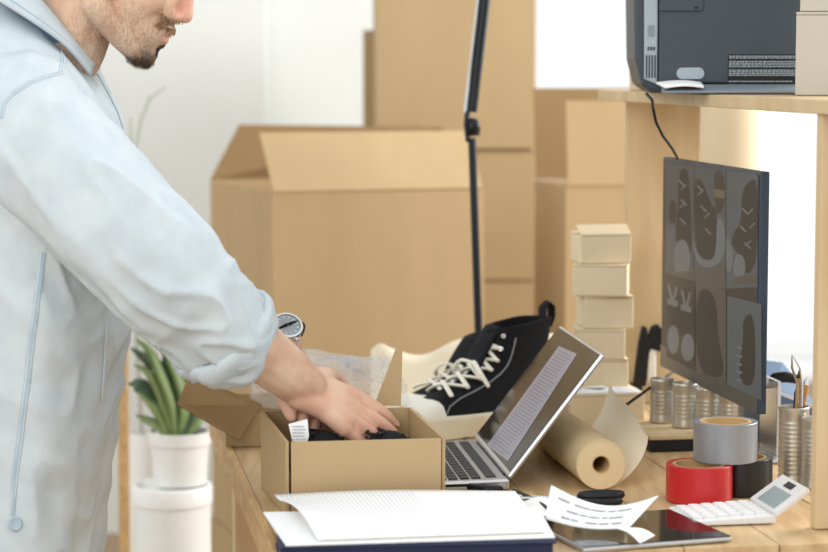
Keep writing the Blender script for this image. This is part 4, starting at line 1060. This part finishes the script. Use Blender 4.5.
# head frame
ha = math.radians(-27.7); HF = V(math.cos(ha), 0, math.sin(ha)); HU = V(-math.sin(ha), 0, math.cos(ha)); HS = 1.04
Mn = P(131, 63, YC); HO = Mn - (HF * .076 + HU * -.112) * HS
def HD(f, y, u): return HO + (HF * f + HU * u) * HS + V(0, y * HS, 0)
HM = Matrix((HF, V(0, 1, 0), HU)).transposed()
B = M()
def he(c, r): B.sphere(HD(*c), tuple(x * HS for x in r), HM, 24, 16)
he((-.005, 0, .05), (.1, .078, .085)); he((.045, 0, -.005), (.052, .062, .08)); he((.03, 0, -.066), (.05, .05, .03))
he((.07, 0, -.06), (.034, .038, .036)); he((.084, 0, -.093), (.019, .022, .018))
for s_ in (-1, 1):
    B.rtube([HD(-.002, s_ * .054, -.035), HD(.008, s_ * .053, -.062), HD(.045, s_ * .038, -.082), HD(.082, s_ * .012, -.096)], [.02, .02, .018, .016])
    he((.058, s_ * .038, -.018), (.03, .022, .03)); he((-.012, s_ * .079, .0), (.018, .008, .032)); he((.1, s_ * .0105, -.032), (.0095, .008, .0075))
he((.088, 0, .032), (.013, .05, .012))
B.rtube([HD(.094, 0, .022), HD(.104, 0, -.008), HD(.111, 0, -.025)], [.0085, .0095, .0105])
he((.1, 0, -.0505), (.0085, .024, .0075)); he((.0985, 0, -.066), (.0085, .02, .0068))
# neck, trunk core
nb = P(30, 88, YC); 
B.rtube([HD(-.015, 0, -.01), HD(-.022, 0, -.06), P(66, 42, YC), P(44, 80, YC), P(28, 140, YC)], [.055, .055, .056, .058, .075])
tc_ = [(26, 130), (20, 200), (14, 320), (8, 430), (0, 540)]
B.rtube([P(x, y, YC) for x, y in tc_], [.08, .085, .085, .085, .09])
Rs = P(14, 122, 2.80); Re = P(163, 277, 2.79); Rw = P(304, 386, 2.93); Kr = P(353, 414, 2.945)
Ls = P(44, 122, 3.16); Le = P(165, 280, 3.20); Lw = P(282, 343, 3.02); Kl = P(309, 392, 2.985)
B.rtube([Rs, Rs.lerp(Re, .5), Re, Re.lerp(Rw, .3), Re.lerp(Rw, .65), Rw], [.045, .046, .046, .049, .041, .0305])
B.rtube([Ls, Ls.lerp(Le, .5), Le, Le.lerp(Lw, .3), Le.lerp(Lw, .7), Lw], [.045, .044, .043, .044, .036, .029])
B.rtube([P(26, 135, YC), Rs], [.065, .045]); B.rtube([P(26, 135, YC), Ls], [.065, .045])
for s_ in (-1, 1):
    hp_ = P(0, 545, YC) + V(0, s_ * .09, 0)
    B.rtube([hp_, V(hp_.x + .01, hp_.y, .42), V(hp_.x - .03, hp_.y, .09)], [.085, .055, .04])
def hand(w, k, s, lens, bends, th, spread=.0205, scale=1.0):
    d = (k - w).normalized(); s = (s - d * s.dot(d)).normalized(); n = s.cross(d)
    if n.dot(V(0, -.4, 1)) < 0: n = -n
    L = (k - w).length
    nails = []
    for i in range(4):
        o_ = (i - 1.5) * spread; kk = w + d * (L * (1.0 - .035 * abs(i - 1.2))) + s * o_ + n * (.002 if i in (1, 2) else 0)
        B.rtube([w + s * o_ * .62 - n * .002, w.lerp(kk, .5) + s * o_ * .12, kk], [.0185, .0155, .0118])
        p = kk; dd = d.copy(); sp = s * (i - 1.4) * .05; rad = [.0105, .0095, .0085, .0072] if i < 3 else [.0092, .0083, .0076, .0064]
        pts = [p]; a_ = 0
        for j, (fr, bn) in enumerate(zip((.45, .31, .24), bends[i])):
            a_ += math.radians(bn); dd = (d * math.cos(a_) - n * math.sin(a_) + sp).normalized(); p = p + dd * lens[i] * fr; pts.append(p)
        B.rtube(pts, rad, 12); nails.append((pts[-1], dd, (n * math.cos(a_) + d * math.sin(a_)).normalized()))
    b0 = w + d * L * .28 - s * spread * 1.5 - n * .004
    t1 = b0 + (d * th[0] - s * th[1] - n * th[2]).normalized() * .042; t2 = t1 + (d * (th[0] + .4) - s * th[1] * .4 - n * th[2]).normalized() * .032; t3 = t2 + (d * (th[0] + .6) - s * .1 * th[1] - n * th[2]).normalized() * .024
    B.rtube([w + d * .012 - s * .014, b0, t1, t2, t3], [.017, .018, .0125, .0105, .0085], 12)
    return nails
img = V(-.5, 0, -.85)
nr = hand(Rw, Kr, img * .62 + V(0, -.78, 0), (.072, .08, .074, .058), ((4, 10, 12), (2, 10, 12), (4, 14, 14), (8, 18, 18)), (.6, .8, .55), .0208)
nl_ = hand(Lw, Kl, V(.35, .9, -.05), (.07, .078, .072, .058), ((10, 25, 25), (10, 25, 25), (12, 25, 25), (14, 25, 25)), (1.3, .62, .2), .0208)
body = voxel(B, 'body', 'skin', .0029, 5)
me = body.data
ca_ = me.color_attributes.new('beard', 'FLOAT_COLOR', 'POINT')
def sm(a, b, x): t = min(1, max(0, (x - a) / (b - a))); return t * t * (3 - 2 * t)
Hi = HM.transposed()
for v in me.vertices:
    q = Hi @ (v.co - HO) / HS; st_ = 0; red = 0
    if (v.co - HO).length < .17:
        f, y, u = q.x, abs(q.y), q.z
        jaw = sm(-.03, -.075, u - (f - .05) * .25) * sm(-.02, .02, f)
        st_ = .34 * jaw
        chin = sm(.05, .075, f) * sm(-.078, -.092, u) * sm(.04, .02, y); st_ = max(st_, .34 * jaw + .75 * chin)
        mus = sm(.075, .088, f) * sm(-.0575, -.05, u) * sm(-.032, -.039, u) * sm(.046, .03, y); st_ = max(st_, .4 * mus)
        soul = sm(.085, .092, f) * sm(-.07, -.074, u) * sm(-.09, -.08, u) * sm(.016, .008, y); st_ = max(st_, .6 * soul)
        red = .75 * sm(.088, .1, f) * .6 * sm(-.04, -.03, u) * sm(.03, .01, u) + .5 * sm(.094, .1, f) * sm(-.048, -.056, u) * sm(-.074, -.068, u) * sm(.026, .018, y)
    else:
        dk = min((v.co - Rw).length, (v.co - Kr).length, (v.co - Kl).length)
        red = .22 * sm(.11, .03, min((v.co - n_[0]).length for n_ in nr + nl_)) + .12 * sm(.05, .02, dk)
    ca_.data[v.index].color = (st_, red, 0, 1)
for (p, dd, nn) in nr + nl_:
    X = dd; Z = nn; Y = Z.cross(X)
    mm = Matrix((X, Y, Z)).transposed()
    M().sphere(p + nn * .0052 + dd * .001, (.0065, .0048, .0014), mm, 12, 8).build('fingernail', 'nail', body, smooth=80)
# eyes, brows, hair
for s_ in (-1, 1):
    M().sphere(HD(.0735, s_ * .031, .012), .0125 * HS, None, 16, 10).build('eye', 'eyewhite', body, smooth=80)
    M().sphere(HD(.083, s_ * .031, .0105), (.0045, .0055, .0055), HM, 12, 8).build('iris', 'iris', body, smooth=80)
    M().rtube([HD(.098, s_ * .014, .034), HD(.097, s_ * .032, .04), HD(.082, s_ * .05, .034)], [.004, .0045, .0025], 8).build('eyebrow', 'hair', body, smooth=80)
hb = M(); hb.sphere(HD(-.012, 0, .06), (.103 * HS, .083 * HS, .088 * HS), HM, 40, 28)
hb.v = [tuple(Vector(v) + (Vector(v) - HD(-.012, 0, .06)).normalized() * .006 * noise.noise(Vector(v) * 60)) for v in hb.v]
keep = lambda v: (Hi @ (Vector(v) - HO) / HS)
hb.f = [f for f in hb.f if all((lambda q: q.z > .055 + .35 * max(0, q.x - .03) or (q.x < -.02 and q.z > -.03))(keep(hb.v[i])) for i in f)]
hb.build('hair', 'hair', man, smooth=80, solid=.006)
# goatee and moustache tufts
bm_ = BVHTree.FromObject(body, bpy.context.evaluated_depsgraph_get()) if False else BVHTree.FromPolygons([v.co.copy() for v in me.vertices], [tuple(p.vertices) for p in me.polygons])
tf = M()
rnd = random.Random(3)
def tuft(f0, f1, y1, u0, u1, n, ln, dirs):
    for i in range(n):
        c = HD(rnd.uniform(f0, f1), rnd.uniform(-y1, y1), rnd.uniform(u0, u1)); hit = bm_.find_nearest(c)
        p, nn = hit[0], hit[1]; d = (dirs(p, nn)).normalized() * ln * rnd.uniform(.6, 1.2); sd_ = nn.cross(d).normalized() * .0004
        e = p + d
        tf.add([p - sd_ - nn * .001, p + sd_ - nn * .001, e], [(0, 1, 2)]); tf.add([p - nn * .0005, p + nn * .0008, e], [(0, 1, 2)])
tuft(.07, .105, .03, -.115, -.096, 700, .006, lambda p, n: n * .5 - HU * .8 + HF * .1)
tuft(.095, .11, .01, -.084, -.072, 160, .005, lambda p, n: n * .5 - HU)
tuft(.0, .09, .07, -.11, -.045, 500, .0016, lambda p, n: n * .6 - HU * .7)
bo = tf.build('beard', 'hair', body); bo['kind'] = 'stuff'
tf = M(); tuft(.086, .113, .042, -.0525, -.036, 1100, .006, lambda p, n: n * .3 - HU * .9 + V(0, .8 * (1 if p.y > YC else -1), 0))
bo = tf.build('moustache', 'moustache', body); bo['kind'] = 'stuff'
# ------------------------------------------------------------------ shirt
S = M()
rings = [((-12, 0), .03, .05), ((11, 30), .05, .085), ((23, 58), .076, .125), ((30, 85), .092, .16), ((31, 112), .113, .185), ((28, 150), .124, .197), ((27, 200), .132, .2), ((27, 260), .134, .2), ((25, 330), .134, .196), ((18, 400), .13, .192), ((8, 470), .128, .195), ((0, 540), .13, .2), ((-6, 610), .134, .205)]
pts = []; n = 56
for (px, py), a_, b_ in rings:
    c = P(px, py, YC)
    pts.append([V(c.x + a_ * math.copysign(abs(math.cos(t)) ** .85, math.cos(t)), c.y + b_ * math.copysign(abs(math.sin(t)) ** .85, math.sin(t)), c.z) for t in [2 * math.pi * j / n for j in range(n)]])
b0 = len(S.v)
for r in pts: S.v += [tuple(p) for p in r]
for i in range(len(pts) - 1):
    for j in range(n): S.f.append((b0 + i * n + j, b0 + i * n + (j + 1) % n, b0 + (i + 1) * n + (j + 1) % n, b0 + (i + 1) * n + j))
S.f.append(tuple(b0 + j for j in range(n - 1, -1, -1))); S.f.append(tuple(b0 + (len(pts) - 1) * n + j for j in range(n)))
def sleeve(A_, pxs, rad): S.rtube([A_] + pxs, rad, 24)
Cr = P(226, 336, 2.845)
sleeve(P(20, 128, 2.83), [P(80, 186, 2.80), P(125, 233, 2.785), P(163, 272, 2.785), P(200, 308, 2.81), Cr], [.088, .078, .075, .074, .067, .058])
sleeve(P(36, 125, 3.12), [Ls.lerp(Le, .5), Le, Le.lerp(Lw, .28)], [.085, .072, .062, .05])
S.rtube([P(28, 128, YC), P(18, 122, 2.83)], [.09, .085]); S.rtube([P(28, 128, YC), P(40, 120, 3.13)], [.09, .085])
ax_r = (Re - Rs).normalized()
def fold(co, n_):
    # along-arm coordinate for the near sleeve
    w = co - Rs; t = w.dot(ax_r); rr2 = (w - ax_r * t).length
    d = 0
    inarm = sm(.14, .1, rr2) * sm(-.02, .06, t) * sm(2.96, 2.9, co.y)
    perp = w - ax_r * t
    q = V(perp.x * 26, perp.y * 26, perp.z * 26) + ax_r * t * 5
    r1 = 1 - abs(noise.noise(q + V(5, 2, 1))) * 2; r2 = noise.noise(q * .5 + V(1, 7, 3))
    d += inarm * (.0075 * max(0, r1) ** 2 + .009 * r2)
    # cross folds near the elbow and the cuff
    q2 = V(perp.x * 7, perp.y * 7, perp.z * 7) + ax_r * t * 24
    d += inarm * sm(.16, .3, t) * .0055 * (1 - abs(noise.noise(q2)) * 2)
    tq = V(co.x * 15, co.y * 15, co.z * 2.6); tr_ = 1 - inarm
    d += tr_ * (.013 * noise.noise(tq) + .007 * (1 - 2 * abs(noise.noise(V(co.x * 16 + co.z * 11, co.y * 16 - co.z * 6, co.z * 3)))))
    d += .0005 * noise.noise(co * 60)
    return d
shirt = voxel(S, 'shirt', 'shirt', .0048, 9, fold)
bvs = BVHTree.FromPolygons([v.co.copy() for v in shirt.data.vertices], [tuple(p.vertices) for p in shirt.data.polygons])
def on_shirt(px, py):
    h = bvs.ray_cast(CAM, ray(px, py).normalized()); return (h[0], h[1]) if h[0] else (None, None)
def interp(pl_, step=2.0):
    out = []
    for (x0, y0), (x1, y1) in zip(pl_, pl_[1:]):
        k = max(1, int(math.hypot(x1 - x0, y1 - y0) / step)); out += [(x0 + (x1 - x0) * i / k, y0 + (y1 - y0) * i / k) for i in range(k)]
    return out + [pl_[-1]]
def seam(pl_, wpx=2.4, nm='seam', m='shirt_seam'):
    pts = [on_shirt(*p) for p in interp(pl_)]; pts = [p for p in pts if p[0]]
    if len(pts) < 2: return
    M().tube([p + nn * .0004 for p, nn in pts], wpx / 780, 8, flat=.32, up=pts[0][1]).build(nm, m, shirt, smooth=70)
    for side in (-1, 1):
        st = M()
        for i in range(0, len(pts) - 1):
            p, nn = pts[i]; q, _ = pts[i + 1]; d = (q - p); sd_ = nn.cross(d).normalized() * side * wpx / 780 * .55
            st.tube([p + sd_ + nn * .0013, p + d * .6 + sd_ + nn * .0013], .00055, 5)
        o_ = st.build('stitching', 'paper', shirt); o_['kind'] = 'stuff'
seam([(43, 252), (38, 290), (32, 340), (26, 390), (20, 440), (15, 480), (11, 515)], 3.4)
seam([(60, 40), (63, 60), (61, 72), (45, 76), (28, 84), (12, 94), (4, 104), (1, 118)], 2.6)
seam([(106, 322), (104, 360), (101, 400)], 1.6)
bt, bn = on_shirt(15, 524)
if bt: M().lathe([(.009, 0), (.0095, .0015), (.008, .003), (.006, .0022)], bt, 20, bn).build('button', 'shirt_seam', shirt, smooth=50)
# rolled cuff: thick folded band round the forearm
fa = (Rw - Re).normalized(); cu = M()
c0 = P(217, 328, 2.838); c1 = P(246, 361, 2.872); axc = (c1 - c0).normalized()
u1 = axc.cross(V(0, 1, 0)).normalized(); u2 = axc.cross(u1)
prof = [(0.0, .067), (.004, .0735), (.014, .0735), (.026, .070), (.036, .064), (.045, .058), (.0455, .053), (.038, .050), (.02, .05)]
NN = 72
for t, r in prof:
    for j in range(NN):
        a_ = 2 * math.pi * j / NN; wv = .005 * noise.noise(V(math.cos(a_) * 2, math.sin(a_) * 2, t * 60)) + .007 * (1 - 2 * abs(noise.noise(V(math.cos(a_) * 2.5 + t * 40, math.sin(a_) * 2.5, 3))))
        cu.v.append(tuple(c0 + axc * (t + .006 * noise.noise(V(math.cos(a_), math.sin(a_), 9))) + (u1 * math.cos(a_) * .97 + u2 * math.sin(a_) * .9) * (r + wv)))
for i in range(len(prof) - 1):
    for j in range(NN): cu.f.append((i * NN + j, i * NN + (j + 1) % NN, (i + 1) * NN + (j + 1) % NN, (i + 1) * NN + j))
cu.build('rolled_cuff', 'shirt', shirt, smooth=80, solid=.002)
# collar: strip from front to nape, both sides
def cat(p, t):
    k = len(p) - 1; i = min(int(t * k), k - 1); f = t * k - i; a0, a1, a2, a3 = p[max(i - 1, 0)], p[i], p[i + 1], p[min(i + 2, k)]
    return .5 * ((2 * a1) + (a2 - a0) * f + (2 * a0 - 5 * a1 + 4 * a2 - a3) * f * f + (3 * a1 - a0 - 3 * a2 + a3) * f ** 3)
inn = [P(95, 66, YC - .022), P(72, 38, YC - .055), P(43, 2, YC - .074), P(10, -32, YC - .06), P(-8, -48, YC)]
out = [P(91, 76, YC - .036), P(66, 46, YC - .084), P(30, 20, YC - .108), P(-12, -6, YC - .09), P(-34, -26, YC)]
for s_ in (-1, 1):
    fx = (lambda p: p) if s_ < 0 else (lambda p: V(p.x, 2 * YC - p.y, p.z))
    M().grid(lambda u, w: fx(cat(inn, u).lerp(cat(out, u), w) + V(0, 0, .006 * math.sin(math.pi * w))), 20, 6).build('collar', 'shirt', shirt, smooth=80, solid=.004)
    M().grid(lambda u, w: fx(cat(inn, u).lerp(cat(out, u) * .35 + P(34, 84, YC) * .65, w * .8) + V(-.003, 0, -.004)), 16, 4).build('collar_band', 'shirt_dark', shirt, smooth=80, solid=.003)
    M().tube([fx(cat(inn, u / 20).lerp(cat(out, u / 20), .86) + V(0, 0, .0045)) + V(0, -.0015, 0) for u in range(21)], .0011, 6).build('seam', 'shirt_seam', shirt)
# front placket below the collar
seam([(97, 74), (108, 92), (118, 112), (124, 130)], 2.2)
# jeans and shoes below the shirt
J = M()
for s_ in (-1, 1):
    hp_ = P(2, 545, YC) + V(0, s_ * .095, 0)
    J.rtube([hp_ + V(0, -s_ * .01, .12), hp_, V(hp_.x + .012, hp_.y, .44), V(hp_.x - .03, hp_.y, .12)], [.085, .088, .078, .066], 20)
voxel(J, 'jeans', 'jeans', .008, 5, lambda c, n_: .004 * noise.noise(V(c.x * 14, c.y * 14, c.z * 22)))
for s_ in (-1, 1):
    hp_ = P(2, 545, YC) + V(0, s_ * .095, 0)
    sm_ = M(); sm_.rtube([V(hp_.x - .06, hp_.y, .05), V(hp_.x + .02, hp_.y, .055), V(hp_.x + .15, hp_.y, .035)], [.042, .045, .033], 18)
    sm_.v = [(v[0], v[1], max(v[2], .012)) for v in sm_.v]
    so_ = sm_.build('shoe', 'canvas', man, smooth=70)
    M().prism([(hp_.x + .045 + .15 * math.cos(t), hp_.y + .047 * math.sin(t)) for t in [2 * math.pi * i / 28 for i in range(28)]], 0.0005, .014).build('shoe_sole', 'rubber', so_, smooth=40)
# ------------------------------------------------------------------ wrist watch
wn = (V(0, -1, 0) * .69 + V(.33, 0, .94) * .72).normalized(); fl_ = (Kl - Lw).normalized() * .6 + (Lw - Le).normalized() * .4; fl_.normalize()
wn = (wn - fl_ * wn.dot(fl_) * .2).normalized()
wc = P(287, 327, Lw.y - .027)
wt = thing('wrist_watch', wc, 'silver wrist watch with black strap on the man\'s far wrist', 'watch')
M().lathe([(.0205, -.004), (.022, -.002), (.0224, .003), (.021, .005), (.0185, .0055), (.018, .0035)], wc, 40, wn).build('case', 'chrome', wt, smooth=40)
M().lathe([(.018, .002), (.018, .0037)], wc, 40, wn).build('dial', mat('watch_dial', (150, 156, 158), .3, metal=.4), wt, smooth=40)
R_ = V(0, 0, 1).rotation_difference(wn).to_matrix()
for a_, l_ in ((.6, .011), (2.4, .008)):
    d = R_ @ V(math.cos(a_), math.sin(a_), 0); sdv = wn.cross(d) * .0008; p = wc + wn * .0039
    M().slab([p - sdv, p + d * l_ - sdv * .5, p + d * l_ + sdv * .5, p + sdv], .0004).build('hand', 'printer3', wt)
for k in range(12):
    d = R_ @ V(math.cos(k * math.pi / 6), math.sin(k * math.pi / 6), 0); sdv = wn.cross(d) * .0005; p = wc + wn * .0039 + d * .0125
    M().slab([p - sdv, p + d * .003 - sdv, p + d * .003 + sdv, p + sdv], .0003).build('hour_mark', 'white', wt)
crown_d = fl_ - wn * fl_.dot(wn); crown_d.normalize()
M().lathe([(.003, 0), (.003, .004)], wc + crown_d * .022, 12, crown_d).build('crown', 'chrome', wt)
sdir = wn.cross(fl_).normalized(); cc_ = wc - wn * .029
pts = []
for i in range(25):
    t = math.pi / 2 + 2 * math.pi * i / 24; pts.append(cc_ + wn * math.sin(t) * .0285 + sdir * math.cos(t) * .0275)
M().tube(pts, .0095, 10, False, .22, fl_).build('strap', 'black', wt, smooth=60)
